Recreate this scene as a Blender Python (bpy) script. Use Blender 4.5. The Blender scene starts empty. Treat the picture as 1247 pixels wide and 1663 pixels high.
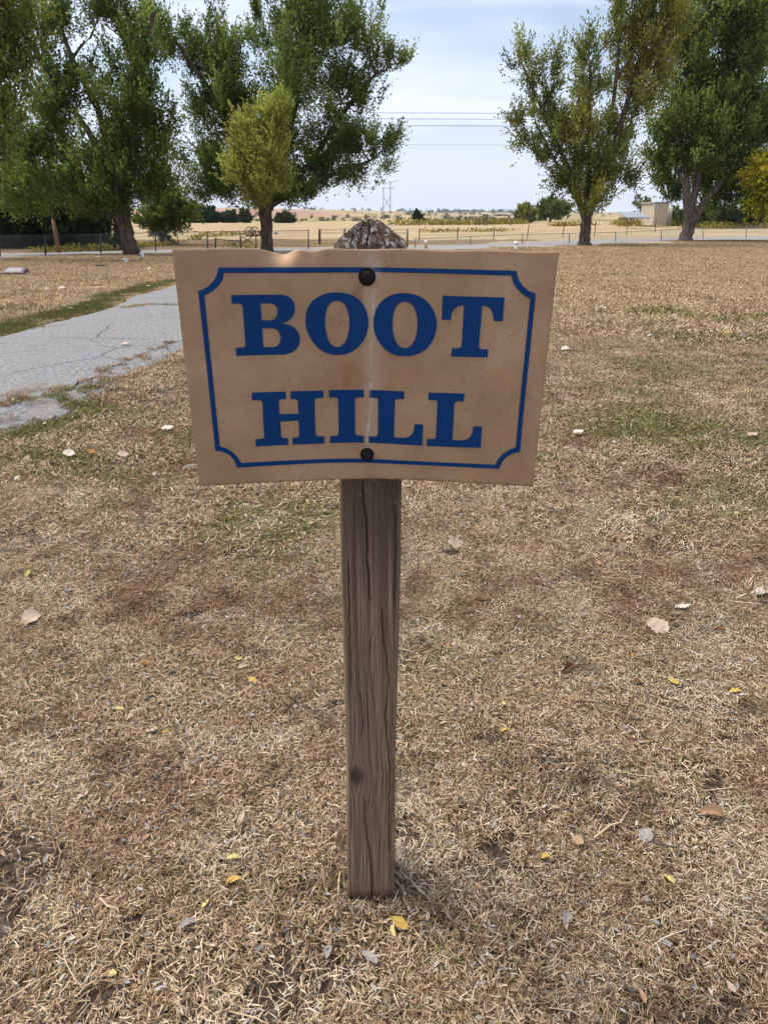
import bpy, bmesh, math, random, json
import numpy as np
from mathutils import Vector

R = math.radians
rng = np.random.default_rng(7)
random.seed(7)
SC = bpy.context.scene
COL = SC.collection

# ------------------------------------------------------------------ camera, sky, sun, exposure
PITCH = R(23.64); CAM_H = 1.25; FPX = 1100.0; CX, CY = 623.5, 831.5
cd = bpy.data.cameras.new('camera')
cam = bpy.data.objects.new('camera', cd); COL.objects.link(cam)
cam.location = (0, 0, CAM_H); cam.rotation_euler = (R(90) - PITCH, 0, 0)
cd.sensor_fit = 'VERTICAL'; cd.sensor_height = 24.0; cd.lens = FPX / 1663 * 24.0
cd.clip_start = 0.02; cd.clip_end = 12000
SC.camera = cam

SUN_EL, SUN_AZ = R(60), R(-72)            # azimuth measured from +Y towards +X
W = bpy.data.worlds.new('World'); SC.world = W; W.use_nodes = True
wn = W.node_tree; wn.nodes.clear()
def WN(t, **k):
    n = wn.nodes.new(t)
    for a, b in k.items(): setattr(n, a, b)
    return n
sky = WN('ShaderNodeTexSky', sky_type='NISHITA', sun_disc=False, sun_elevation=SUN_EL, sun_rotation=SUN_AZ,
         air_density=1.0, dust_density=1.6, ozone_density=1.0)
tc = WN('ShaderNodeTexCoord'); sep = WN('ShaderNodeSeparateXYZ')
wn.links.new(tc.outputs['Generated'], sep.inputs[0])
zc = WN('ShaderNodeMath', operation='MAXIMUM'); zc.inputs[1].default_value = 0.0
wn.links.new(sep.outputs[2], zc.inputs[0])
za = WN('ShaderNodeMath', operation='ADD'); za.inputs[1].default_value = 0.16
wn.links.new(zc.outputs[0], za.inputs[0])
dv = WN('ShaderNodeVectorMath', operation='DIVIDE')
cmb = WN('ShaderNodeCombineXYZ')
for i in range(3): wn.links.new(za.outputs[0], cmb.inputs[i])
wn.links.new(tc.outputs['Generated'], dv.inputs[0]); wn.links.new(cmb.outputs[0], dv.inputs[1])
mp = WN('ShaderNodeMapping'); mp.inputs['Scale'].default_value = (0.42, 0.95, 0.0); mp.inputs['Rotation'].default_value = (0, 0, R(12))
mp.inputs['Location'].default_value = (3.1, 1.7, 0)
wn.links.new(dv.outputs[0], mp.inputs[0])
nz = WN('ShaderNodeTexNoise'); nz.inputs['Scale'].default_value = 1.5; nz.inputs['Detail'].default_value = 7; nz.inputs['Roughness'].default_value = 0.5
nz.inputs['Distortion'].default_value = 0.5
wn.links.new(mp.outputs[0], nz.inputs['Vector'])
cr = WN('ShaderNodeMapRange'); cr.inputs['From Min'].default_value = 0.36; cr.inputs['From Max'].default_value = 0.66
cr.inputs['To Min'].default_value = 0.24; cr.inputs['To Max'].default_value = 0.95
cr.interpolation_type = 'SMOOTHSTEP'
wn.links.new(nz.outputs['Fac'], cr.inputs['Value'])
hz = WN('ShaderNodeMapRange'); hz.inputs['From Min'].default_value = 0.0; hz.inputs['From Max'].default_value = 0.2
hz.inputs['To Min'].default_value = 0.9; hz.inputs['To Max'].default_value = 0.0
wn.links.new(zc.outputs[0], hz.inputs['Value'])
mxf = WN('ShaderNodeMath', operation='MAXIMUM'); wn.links.new(cr.outputs[0], mxf.inputs[0]); wn.links.new(hz.outputs[0], mxf.inputs[1])
mx = WN('ShaderNodeMix', data_type='RGBA')
wn.links.new(mxf.outputs[0], mx.inputs[0]); wn.links.new(sky.outputs[0], mx.inputs[6]); mx.inputs[7].default_value = (6.15, 6.6, 8.0, 1)
bg = WN('ShaderNodeBackground'); bg.inputs['Strength'].default_value = 0.055
wn.links.new(mx.outputs[2], bg.inputs[0])
wo = WN('ShaderNodeOutputWorld'); wn.links.new(bg.outputs[0], wo.inputs[0])

sl = bpy.data.lights.new('sun', 'SUN'); sl.energy = 1.5; sl.angle = R(32); sl.color = (1.0, 0.95, 0.87)
sun = bpy.data.objects.new('sun', sl); COL.objects.link(sun)
sd = Vector((math.sin(SUN_AZ) * math.cos(SUN_EL), math.cos(SUN_AZ) * math.cos(SUN_EL), math.sin(SUN_EL)))
sun.rotation_euler = sd.to_track_quat('Z', 'Y').to_euler(); sun.location = sd * 50

SC.view_settings.view_transform = 'Standard'; SC.view_settings.look = 'None'
SC.view_settings.exposure = 1.55; SC.view_settings.gamma = 1.0; SC.view_settings.use_curve_mapping = False

# ------------------------------------------------------------------ helpers
def ray(px, py):
    a = (px - CX) / FPX; b = -(py - CY) / FPX
    return np.array([a, math.cos(PITCH) + b * math.sin(PITCH), -math.sin(PITCH) + b * math.cos(PITCH)])
def at_y(px, py, Y):                       # the point that stands at ground distance Y
    d = ray(px, py); t = Y / d[1]
    return Vector((t * d[0], Y, CAM_H + t * d[2]))
def g(x, y):                               # height of the land
    x = np.asarray(x, float); y = np.asarray(y, float)
    z = np.interp(y, [-300, 3, 36, 90, 150, 215, 300, 330], [0, 0, -0.52, -0.74, -0.66, -0.30, -3.0, -5.0])
    z = z + 0.012 * np.sin(x * 1.9 + 0.7) * np.sin(y * 1.4 + 0.4) * np.clip((np.hypot(x, y - 0.92) - 0.25) / 0.8, 0, 1)
    z = z + 0.05 * np.sin(x * 0.21 + 1) * np.sin(y * 0.17) * np.clip((y - 6) / 15, 0, 1)
    return z
def gp(px, py):                            # pixel of a foot point -> the place on the land
    d = ray(px, py); t = 0.3
    if d[2] >= 0: raise ValueError
    lo, hi = 0.2, 330.0
    ys = np.concatenate([np.linspace(.3, 20, 1500), np.linspace(20, 300, 6000)])
    ts = ys / d[1]
    f = CAM_H + ts * d[2] - g(ts * d[0], ys)
    k = int(np.argmax(f <= 0)) if (f <= 0).any() else len(ys) - 1
    y = ys[k]; x = y / d[1] * d[0]
    return Vector((float(x), float(y), float(g(x, y))))
def ppm(y):                                # photo pixels per metre for things at the horizon, distance y
    return FPX / (y * math.cos(R(22)))

def tag(o, label=None, cat=None, group=None, kind=None):
    if label: o['label'] = label
    if cat: o['category'] = cat
    if group: o['group'] = group
    if kind: o['kind'] = kind
    return o
def empty(name, loc, label=None, cat=None, group=None):
    o = bpy.data.objects.new(name, None); COL.objects.link(o); o.location = loc; o.empty_display_size = 0.1
    return tag(o, label, cat, group)
def link(name, me, parent=None, mat=None, origin=None):
    o = bpy.data.objects.new(name, me); COL.objects.link(o)
    if mat:
        me.materials.clear()
        for m in (mat if isinstance(mat, (list, tuple)) else [mat]): me.materials.append(m)
    if parent: o.parent = parent
    elif origin is not None: o.location = origin
    return o
def mesh_np(name, V, F, attrs=None, smooth=False):
    """V (n,3), F (m,k) equal-sided faces or list of such arrays"""
    V = np.asarray(V, np.float32); Fs = F if isinstance(F, list) else [F]
    Fs = [np.asarray(f, np.int32) for f in Fs if len(f)]
    me = bpy.data.meshes.new(name)
    me.vertices.add(len(V)); me.vertices.foreach_set('co', V.ravel())
    loops = np.concatenate([f.ravel() for f in Fs]); tot = np.concatenate([np.full(len(f), f.shape[1], np.int32) for f in Fs])
    st = np.concatenate([[0], np.cumsum(tot)[:-1]]).astype(np.int32)
    me.loops.add(len(loops)); me.loops.foreach_set('vertex_index', loops)
    me.polygons.add(len(tot)); me.polygons.foreach_set('loop_start', st); me.polygons.foreach_set('loop_total', tot)
    if smooth: me.polygons.foreach_set('use_smooth', np.ones(len(tot), bool))
    for k, a in (attrs or {}).items():
        a = np.asarray(a, np.float32)
        if a.ndim == 1:
            at = me.attributes.new(k, 'FLOAT', 'POINT'); at.data.foreach_set('value', a)
        else:
            at = me.attributes.new(k, 'FLOAT_VECTOR', 'POINT'); at.data.foreach_set('vector', a.ravel())
    me.update(calc_edges=True); me.validate()
    return me

class MB:                                   # collects simple solids into ONE mesh
    def __init__(s): s.v = []; s.f = []
    def add(s, V, F):
        n = len(s.v); s.v += [tuple(v) for v in V]; s.f += [tuple(i + n for i in f) for f in F]; return s
    def box(s, c, d, rz=0, taper=1.0):
        x, y, z = (q / 2 for q in d); ca, sa = math.cos(rz), math.sin(rz); V = []
        for k, (sx, sy, sz) in enumerate([(-1,-1,-1),(1,-1,-1),(1,1,-1),(-1,1,-1),(-1,-1,1),(1,-1,1),(1,1,1),(-1,1,1)]):
            t = taper if sz > 0 else 1.0
            a, b = sx * x * t, sy * y * t
            V.append((c[0] + a * ca - b * sa, c[1] + a * sa + b * ca, c[2] + sz * z))
        return s.add(V, [(0,3,2,1),(4,5,6,7),(0,1,5,4),(1,2,6,5),(2,3,7,6),(3,0,4,7)])
    def tube(s, pts, rad, n=6, cap=True):
        pts = [Vector(p) for p in pts]; rad = rad if isinstance(rad, (list, tuple)) else [rad] * len(pts)
        V = []; F = []; m = len(pts)
        for i, p in enumerate(pts):
            d = (pts[min(i + 1, m - 1)] - pts[max(i - 1, 0)]).normalized()
            a = d.cross(Vector((0.31, 0.95, 0.05)) if abs(d.z) > .7 else Vector((0, 0, 1))).normalized(); b = d.cross(a)
            for k in range(n):
                th = 2 * math.pi * k / n
                V.append(p + (a * math.cos(th) + b * math.sin(th)) * rad[i])
        for i in range(m - 1):
            for k in range(n):
                F.append((i * n + k, i * n + (k + 1) % n, (i + 1) * n + (k + 1) % n, (i + 1) * n + k))
        if cap: F += [tuple(range(n))[::-1], tuple((m - 1) * n + k for k in range(n))]
        return s.add(V, F)
    def build(s, name, mat, parent=None, smooth=False, origin=None):
        o3 = Vector(origin) if origin is not None else (parent.matrix_world.translation if False else None)
        off = Vector((0, 0, 0))
        if parent is not None:
            q = parent
            while q is not None: off = off + q.location; q = q.parent
        elif origin is not None: off = Vector(origin)
        me = bpy.data.meshes.new(name)
        me.from_pydata([tuple(Vector(v) - off) for v in s.v], [], s.f)
        if smooth: me.polygons.foreach_set('use_smooth', np.ones(len(me.polygons), bool))
        me.update()
        return link(name, me, parent, mat, origin)

# ------------------------------------------------------------------ material helpers
class NT:
    def __init__(s, name):
        s.m = bpy.data.materials.new(name); s.m.use_nodes = True; s.t = s.m.node_tree; s.t.nodes.clear()
        s.out = s.t.nodes.new('ShaderNodeOutputMaterial')
    def n(s, typ, props=None, **ins):
        nd = s.t.nodes.new(typ)
        for k, v in (props or {}).items(): setattr(nd, k, v)
        for k, v in ins.items(): s.set(nd, k, v)
        return nd
    def set(s, nd, k, v):
        k = int(k[1:]) if k[0] == '_' and k[1:].isdigit() else k.replace('_', ' ')
        i = nd.inputs[k]
        if isinstance(v, bpy.types.NodeSocket): s.t.links.new(v, i)
        elif isinstance(v, bpy.types.Node): s.t.links.new(v.outputs[0], i)
        else:
            if isinstance(v, (tuple, list)) and len(v) == 3 and i.type == 'RGBA': v = (*v, 1)
            i.default_value = v
    def coord(s, kind='Object'): return s.n('ShaderNodeTexCoord').outputs[kind]
    def pos(s): return s.n('ShaderNodeNewGeometry').outputs['Position']
    def attr(s, name, vec=False):
        a = s.n('ShaderNodeAttribute', dict(attribute_name=name)); return a.outputs['Vector' if vec else 'Fac']
    def scale(s, v, sc): return s.n('ShaderNodeVectorMath', dict(operation='MULTIPLY'), _0=v, _1=sc).outputs[0]
    def noise(s, v, sc=1.0, det=4, rough=.55, dist=0.0):
        return s.n('ShaderNodeTexNoise', None, Vector=v, Scale=sc, Detail=det, Roughness=rough, Distortion=dist).outputs['Fac']
    def rng(s, v, a, b, c=0.0, d=1.0, smooth=False):
        return s.n('ShaderNodeMapRange', dict(interpolation_type='SMOOTHSTEP' if smooth else 'LINEAR'), Value=v, From_Min=a, From_Max=b, To_Min=c, To_Max=d).outputs[0]
    def mix(s, f, a, b, mode='MIX'):
        return s.n('ShaderNodeMix', dict(data_type='RGBA', blend_type=mode), _0=f, _6=a, _7=b).outputs[2]
    def math(s, op, a, b=0.0, c=0.0):
        return s.n('ShaderNodeMath', dict(operation=op), _0=a, _1=b, _2=c).outputs[0]
    def ramp(s, f, stops):
        nd = s.n('ShaderNodeValToRGB', None, Fac=f); e = nd.color_ramp.elements
        while len(e) < len(stops): e.new(0.5)
        for i, (p, c) in enumerate(stops): e[i].position = p; e[i].color = (*c, 1)
        return nd.outputs[0]
    def bump(s, h, dist=.002, st=1.0):
        return s.n('ShaderNodeBump', None, Height=h, Distance=dist, Strength=st).outputs[0]
    def surf(s, col, rough=.8, spec=.3, normal=None, metal=0.0):
        p = s.n('ShaderNodeBsdfPrincipled', None, Base_Color=col, Roughness=rough, Metallic=metal)
        p.inputs['Specular IOR Level'].default_value = spec
        if normal is not None: s.set(p, 'Normal', normal)
        s.t.links.new(p.outputs[0], s.out.inputs[0]); return s.m
    def leafsurf(s, col, trans=.35, rough=.6):
        d = s.n('ShaderNodeBsdfPrincipled', None, Base_Color=col, Roughness=rough); d.inputs['Specular IOR Level'].default_value = .06
        t = s.n('ShaderNodeBsdfTranslucent', None, Color=col)
        m = s.n('ShaderNodeMixShader', None, _0=trans, _1=d, _2=t)
        s.t.links.new(m.outputs[0], s.out.inputs[0]); return s.m
def plain(name, col, rough=.7, var=.25, sc=20, spec=.3, metal=0.0):
    t = NT(name); n = t.noise(t.coord(), sc, 5, .6)
    lo = tuple(c * (1 - var) for c in col); hi = tuple(min(1, c * (1 + var)) for c in col)
    return t.surf(t.ramp(n, [(.3, lo), (.7, hi)]), rough, spec, metal=metal)

# ------------------------------------------------------------------ land materials
def patch_masks(t):
    """large soft patches of the lawn, in world metres: green, russet, pale"""
    p = t.pos()
    flat = t.n('ShaderNodeVectorMath', dict(operation='MULTIPLY'), _0=p, _1=(1, 1, 0)).outputs[0]
    sx = t.n('ShaderNodeSeparateXYZ', None, Vector=p)
    nb = t.noise(flat, .75, 4, .6, .6)
    n2 = t.noise(t.n('ShaderNodeVectorMath', dict(operation='ADD'), _0=flat, _1=(17, 5, 0)).outputs[0], 1.6, 4, .6, .4)
    n3 = t.noise(t.n('ShaderNodeVectorMath', dict(operation='ADD'), _0=flat, _1=(-9, 31, 0)).outputs[0], 3.3, 4, .6, .3)
    near = t.rng(sx.outputs[1], 1.3, 3.0, 0, 1, True); far = t.rng(sx.outputs[1], 8.0, 15.0, 1, .25, True)
    zone = t.math('MULTIPLY', near, far)
    green = t.math('MULTIPLY', t.rng(nb, .47, .66, 0, 1, True), t.rng(zone, 0, 1, .22, 1))
    russ = t.rng(n2, .50, .66, 0, 1, True)
    pale = t.rng(n3, .48, .68, 0, 1, True)
    return green, russ, pale, sx, flat

def straw_material():
    t = NT('straw_grass')
    green, russ, pale, sx, flat = patch_masks(t)
    r = t.attr('rnd'); gr = t.attr('grn')
    dry = t.ramp(r, [(0, (.028, .016, .009)), (.22, (.14, .080, .042)), (.42, (.36, .235, .13)), (.70, (.55, .40, .245)), (.87, (.68, .54, .375)), (1, (.77, .67, .52))])
    fresh = t.ramp(r, [(0, (.035, .045, .012)), (.4, (.125, .13, .036)), (1, (.28, .26, .09))])
    rus = t.ramp(r, [(0, (.06, .028, .018)), (.5, (.23, .125, .075)), (1, (.42, .27, .17))])
    fg = t.math('GREATER_THAN', t.math('ADD', t.math('MULTIPLY', green, .72), .03), gr)
    c = t.mix(t.math('MULTIPLY', russ, .85), dry, rus)
    drk = t.rng(t.noise(flat, 6.5, 4, .6, .5), .50, .68, 0, 1, True)
    c = t.mix(t.math('MULTIPLY', drk, .62), c, t.mix(r, (.03, .018, .01), (.20, .13, .07)))
    c = t.mix(t.math('MULTIPLY', pale, t.rng(r, .3, .9, .08, .75)), c, (.78, .66, .47))
    far = t.rng(sx.outputs[1], 4, 14, 0, .35, True)
    c = t.mix(far, c, (.56, .41, .23))
    c = t.mix(fg, c, fresh)
    c = t.mix(t.math('GREATER_THAN', gr, 2.0), c, t.ramp(r, [(0, (.13, .10, .085)), (.5, (.33, .30, .285)), (.8, (.46, .40, .34)), (1, (.56, .52, .48))]))
    return t.leafsurf(c, .08, .8)

def land_material(name, kind):
    t = NT(name)
    green, russ, pale, sx, flat = patch_masks(t)
    fine = t.noise(flat, 45, 6, .7); mid = t.noise(flat, 6, 6, .65); big = t.noise(flat, .09, 5, .6, .5)
    soil = t.ramp(fine, [(.3, (.028, .018, .012)), (.48, (.075, .050, .034)), (.6, (.17, .135, .11)), (.72, (.33, .29, .265))])
    thatch = t.ramp(fine, [(.3, (.19, .125, .07)), (.5, (.36, .26, .155)), (.7, (.50, .39, .25))])
    thatch = t.mix(t.math('MULTIPLY', russ, .4), thatch, (.26, .15, .085))
    thatch = t.mix(t.math('MULTIPLY', green, .5), thatch, (.16, .16, .05))
    thatch = t.mix(t.rng(mid, .35, .65, 0, .35), thatch, (.48, .37, .22))
    if kind == 'field':
        streak = t.noise(t.scale(flat, (.02, .22, 0)), 1.0, 6, .6, .3)
        c = t.mix(t.rng(streak, .4, .62, 0, .8, True), (.43, .325, .185), (.32, .235, .13))
        c = t.mix(t.rng(big, .5, .68, 0, .6, True), c, (.49, .385, .235))
        c = t.mix(t.rng(t.noise(flat, .7, 6, .65), .45, .75, 0, .4), c, (.28, .19, .10))
    else:
        f = t.rng(sx.outputs[1], 3.0, 12.0, 0, 1, True)
        c = t.mix(f, soil, thatch)
    b = t.bump(t.math('ADD', fine, mid), .03, .8)
    return t.surf(c, .95, .1, b)

M = {}
M['straw'] = straw_material()
M['lawn'] = land_material('dry_lawn', 'lawn')
M['field'] = land_material('hay_field', 'field')

# ------------------------------------------------------------------ the land
def sheet(name, xs, ys, mat, extra=None):
    X, Y = np.meshgrid(xs, ys); Z = g(X, Y)
    V = np.stack([X.ravel(), Y.ravel(), Z.ravel()], 1); nx, ny = len(xs), len(ys)
    i = (np.arange(ny - 1)[:, None] * nx + np.arange(nx - 1)[None]).ravel()
    F = np.stack([i, i + 1, i + nx + 1, i + nx], 1)
    return link(name, mesh_np(name, V, F, smooth=True), None, mat)
sx_ = np.sinh(np.linspace(-6.2, 6.2, 180)); xs = np.sort(sx_ / np.sinh(6.2) * 420)
ysl = np.concatenate([[-220, -80, -30, -12, -6, -3, -1.5], np.linspace(-.8, 4, 60), np.geomspace(4.1, 46, 80)])
tag(sheet('lawn', xs, ysl, M['lawn']), kind='structure')
ysf = np.concatenate([np.geomspace(46, 330, 90)])
tag(sheet('field', xs, ysf, M['field']), kind='structure')

# far country: polar sheet whose profile rises to the low ridges of the skyline
azp = np.array([-4000, -1500, 0, 250, 330, 460, 560, 640, 720, 800, 900, 1247, 2500, 5000])
dist = np.array([325, 420, 600, 900, 1300, 1900, 2600, 3300, 3900])
prof = {  # skyline rows (photo pixel rows) by distance
  325: [372] * 14, 420: [361] * 14, 600: [355, 355, 355, 354, 353, 353, 355, 356, 357, 357, 357, 357, 357, 357],
  900: [350, 350, 350, 349, 348, 347, 350, 353, 355, 355, 355, 355, 355, 355],
  1300: [344, 344, 344, 342, 341, 341, 345, 349, 352, 352, 352, 352, 352, 352],
  1900: [341, 341, 341, 340, 338, 338.5, 342, 346, 349, 349, 349, 349, 349, 349],
  2600: [340, 340, 340, 339, 338, 339.5, 341.5, 343.5, 346, 347, 347, 347, 347, 347],
  3300: [341, 341, 341, 340, 339, 340, 341, 343, 344, 344, 344, 344, 345, 345],
  3900: [352] * 14}
az_s = np.linspace(-2600, 3800, 260)
def hill_z(px, d):
    rows = np.array([np.interp(px, azp, prof[k]) for k in dist])
    r = np.interp(d, dist, rows)
    return CAM_H + d * math.tan(math.atan((CY - r) / FPX) - PITCH)
V = []; dd = np.concatenate([np.linspace(325, 1000, 26), np.linspace(1040, 3900, 44)])
for d in dd:
    for p in az_s:
        th = math.atan((p - CX) / FPX / math.cos(PITCH - R(0)) * 0.93)
        V.append((d * math.tan(th), d, hill_z(p, d) + 1.2 * math.sin(p * .021 + d * .003) * min(1, d / 2000)))
nx = len(az_s); i = (np.arange(len(dd) - 1)[:, None] * nx + np.arange(nx - 1)[None]).ravel()
F = np.stack([i, i + 1, i + nx + 1, i + nx], 1)
t = NT('far_country'); p = t.pos(); s = t.n('ShaderNodeSeparateXYZ', None, Vector=p)
flat = t.n('ShaderNodeVectorMath', dict(operation='MULTIPLY'), _0=p, _1=(.004, .0012, 0)).outputs[0]
nn = t.noise(flat, 1.6, 6, .6, .8)
c = t.ramp(nn, [(.3, (.11, .115, .055)), (.42, (.26, .21, .10)), (.55, (.45, .33, .18)), (.7, (.40, .27, .15))])
redm = t.math('MULTIPLY', t.rng(s.outputs[1], 560, 760, 0, 1, True), t.rng(s.outputs[1], 1350, 1550, 1, 0, True))
redm = t.math('MULTIPLY', redm, t.rng(t.math('DIVIDE', s.outputs[0], s.outputs[1]), -.10, -.03, 1, 0, True))
redm = t.math('MULTIPLY', redm, t.rng(nn, .30, .42, .4, 1))
c = t.mix(redm, c, (.36, .215, .165))
M['hills'] = t.surf(c, 1.0, 0.0)
tag(link('hills', mesh_np('hills', V, F, smooth=True), None, M['hills']), kind='structure')

# ------------------------------------------------------------------ paved path, its gravel shoulder, and the gravel road
def in_poly(x, y, poly):
    x = np.asarray(x); y = np.asarray(y); ins = np.zeros(x.shape, bool); n = len(poly)
    for k in range(n):
        x0, y0 = poly[k]; x1, y1 = poly[(k + 1) % n]
        c = ((y0 > y) != (y1 > y)) & (x < (x1 - x0) * (y - y0) / (y1 - y0 + 1e-12) + x0)
        ins ^= c
    return ins
def wob(pts, n=10, amp=.04, seed=0):       # resample an edge with an irregular wobble
    r = np.random.default_rng(seed); P = np.array([(p.x, p.y) for p in pts]); out = []
    for a, b in zip(P[:-1], P[1:]):
        L = np.linalg.norm(b - a); nr = np.array([-(b - a)[1], (b - a)[0]]) / max(L, 1e-6)
        for k in range(n): out.append(a + (b - a) * k / n + nr * r.normal(0, amp) * (0 if k == 0 else 1))
    out.append(P[-1]); return np.array(out)
def strip(name, e0, e1, lift, mat, cross=10, crown=0.0, dip=(True, True)):
    """sheet between two edges resampled to the same count"""
    n = max(len(e0), len(e1))
    def rs(e):
        s = np.concatenate([[0], np.cumsum(np.linalg.norm(np.diff(e, axis=0), axis=1))]); q = np.linspace(0, s[-1], n)
        return np.stack([np.interp(q, s, e[:, 0]), np.interp(q, s, e[:, 1])], 1)
    a, b = rs(e0), rs(e1); V = []
    for j in range(cross + 1):
        f = j / cross; P = a * (1 - f) + b * f
        z = g(P[:, 0], P[:, 1]) + lift + crown * 4 * f * (1 - f)
        if (j == 0 and dip[0]) or (j == cross and dip[1]): z = z - 0.02
        V.append(np.stack([P[:, 0], P[:, 1], z], 1))
    V = np.concatenate(V); i = (np.arange(cross)[:, None] * n + np.arange(n - 1)[None]).ravel()
    F = np.stack([i, i + 1, i + n + 1, i + n], 1)
    o = link(name, mesh_np(name, V, F, smooth=True), None, mat); tag(o, kind='structure')
    return o, np.concatenate([a, b[::-1]])
G = lambda L: [gp(*p) for p in L]
far_edge = wob(G([(-330, 640), (-180, 600), (-70, 572), (0, 547), (60, 531), (130, 513), (190, 498), (215, 481), (260, 470), (290, 461), (345, 449), (420, 436), (520, 424), (620, 414)]), 8, .035, 1)
crack_edge = wob(G([(-330, 745), (-150, 690), (0, 659), (60, 648), (105, 638), (130, 626), (180, 600), (215, 585), (240, 571), (300, 553), (350, 520), (430, 482), (560, 444), (680, 419)]), 8, .03, 2)
near_edge = wob(G([(-330, 830), (-150, 765), (0, 716), (45, 708), (90, 690), (130, 664), (170, 640), (205, 618), (245, 594), (300, 567)]), 8, .015, 3)
t = NT('asphalt'); p = t.pos(); flat = t.n('ShaderNodeVectorMath', dict(operation='MULTIPLY'), _0=p, _1=(1, 1, 0)).outputs[0]
f = t.noise(flat, 30, 4, .85); m_ = t.noise(flat, 1.6, 6, .6, .4)
c = t.ramp(f, [(.36, (.06, .06, .06)), (.47, (.20, .197, .193)), (.55, (.29, .286, .28)), (.66, (.52, .51, .50))])
c = t.mix(t.rng(m_, .42, .62, 0, .6), c, (.24, .225, .205))
c = t.mix(t.rng(t.noise(flat, 5.5, 4, .65), .52, .68, 0, .5), c, (.15, .145, .14))
vo = t.n('ShaderNodeTexVoronoi', dict(feature='DISTANCE_TO_EDGE'), Vector=t.n('ShaderNodeMix', dict(data_type='VECTOR'), _0=.12, _4=flat, _5=t.n('ShaderNodeTexNoise', None, Vector=flat, Scale=2.5, Detail=4).outputs['Color']).outputs[1], Scale=.85)
ck = t.rng(vo.outputs['Distance'], .004, .012, 1, 0)
ck = t.math('MULTIPLY', ck, t.rng(t.noise(flat, .9, 2), .45, .55, 0, 1))
c = t.mix(t.math('MULTIPLY', ck, .5), c, (.10, .095, .085))
M['asphalt'] = t.surf(c, .92, .15, t.bump(t.math('ADD', f, t.math('MULTIPLY', ck, -1.5)), .012, .9))
def gravel_mat(name, lo, md, hi):
    t = NT(name); p = t.pos(); flat = t.n('ShaderNodeVectorMath', dict(operation='MULTIPLY'), _0=p, _1=(1, 1, 0)).outputs[0]
    f = t.noise(flat, 40, 4, .9); k = t.noise(flat, 15, 2, .6)
    c = t.ramp(t.math('ADD', t.math('MULTIPLY', f, .75), t.math('MULTIPLY', k, .25)), [(.36, lo), (.5, md), (.64, hi)])
    c = t.mix(t.rng(t.noise(flat, 2.2, 5, .6), .5, .7, 0, .5), c, (.30, .25, .19))
    return t.surf(c, .95, .1, t.bump(f, .012, .9))
M['gravel'] = gravel_mat('gravel', (.05, .05, .052), (.20, .198, .20), (.46, .455, .45))
M['gravel_road'] = gravel_mat('gravel_road', (.18, .175, .165), (.29, .28, .27), (.42, .41, .39))
_, PATH = strip('asphalt_path', far_edge, crack_edge, .012, M['asphalt'], 24, .03, (True, False))
_, SHOULDER = strip('gravel_shoulder', crack_edge[:73], near_edge, .008, M['gravel'], 10, 0.0, (False, True))
road_far = wob(G([(-500, 414), (0, 411.5), (150, 407), (300, 404), (480, 402), (640, 401), (760, 397), (900, 391), (1050, 387), (1247, 383), (1700, 378)]), 10, .06, 4)
road_near = wob(G([(-500, 425), (0, 420.5), (130, 414.5), (300, 411.5), (480, 411), (640, 411), (760, 405), (900, 399), (1050, 393.5), (1247, 388.5), (1700, 382)]), 10, .06, 5)
_, ROAD = strip('gravel_road', road_far, road_near, .02, M['gravel_road'], 8)

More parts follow.
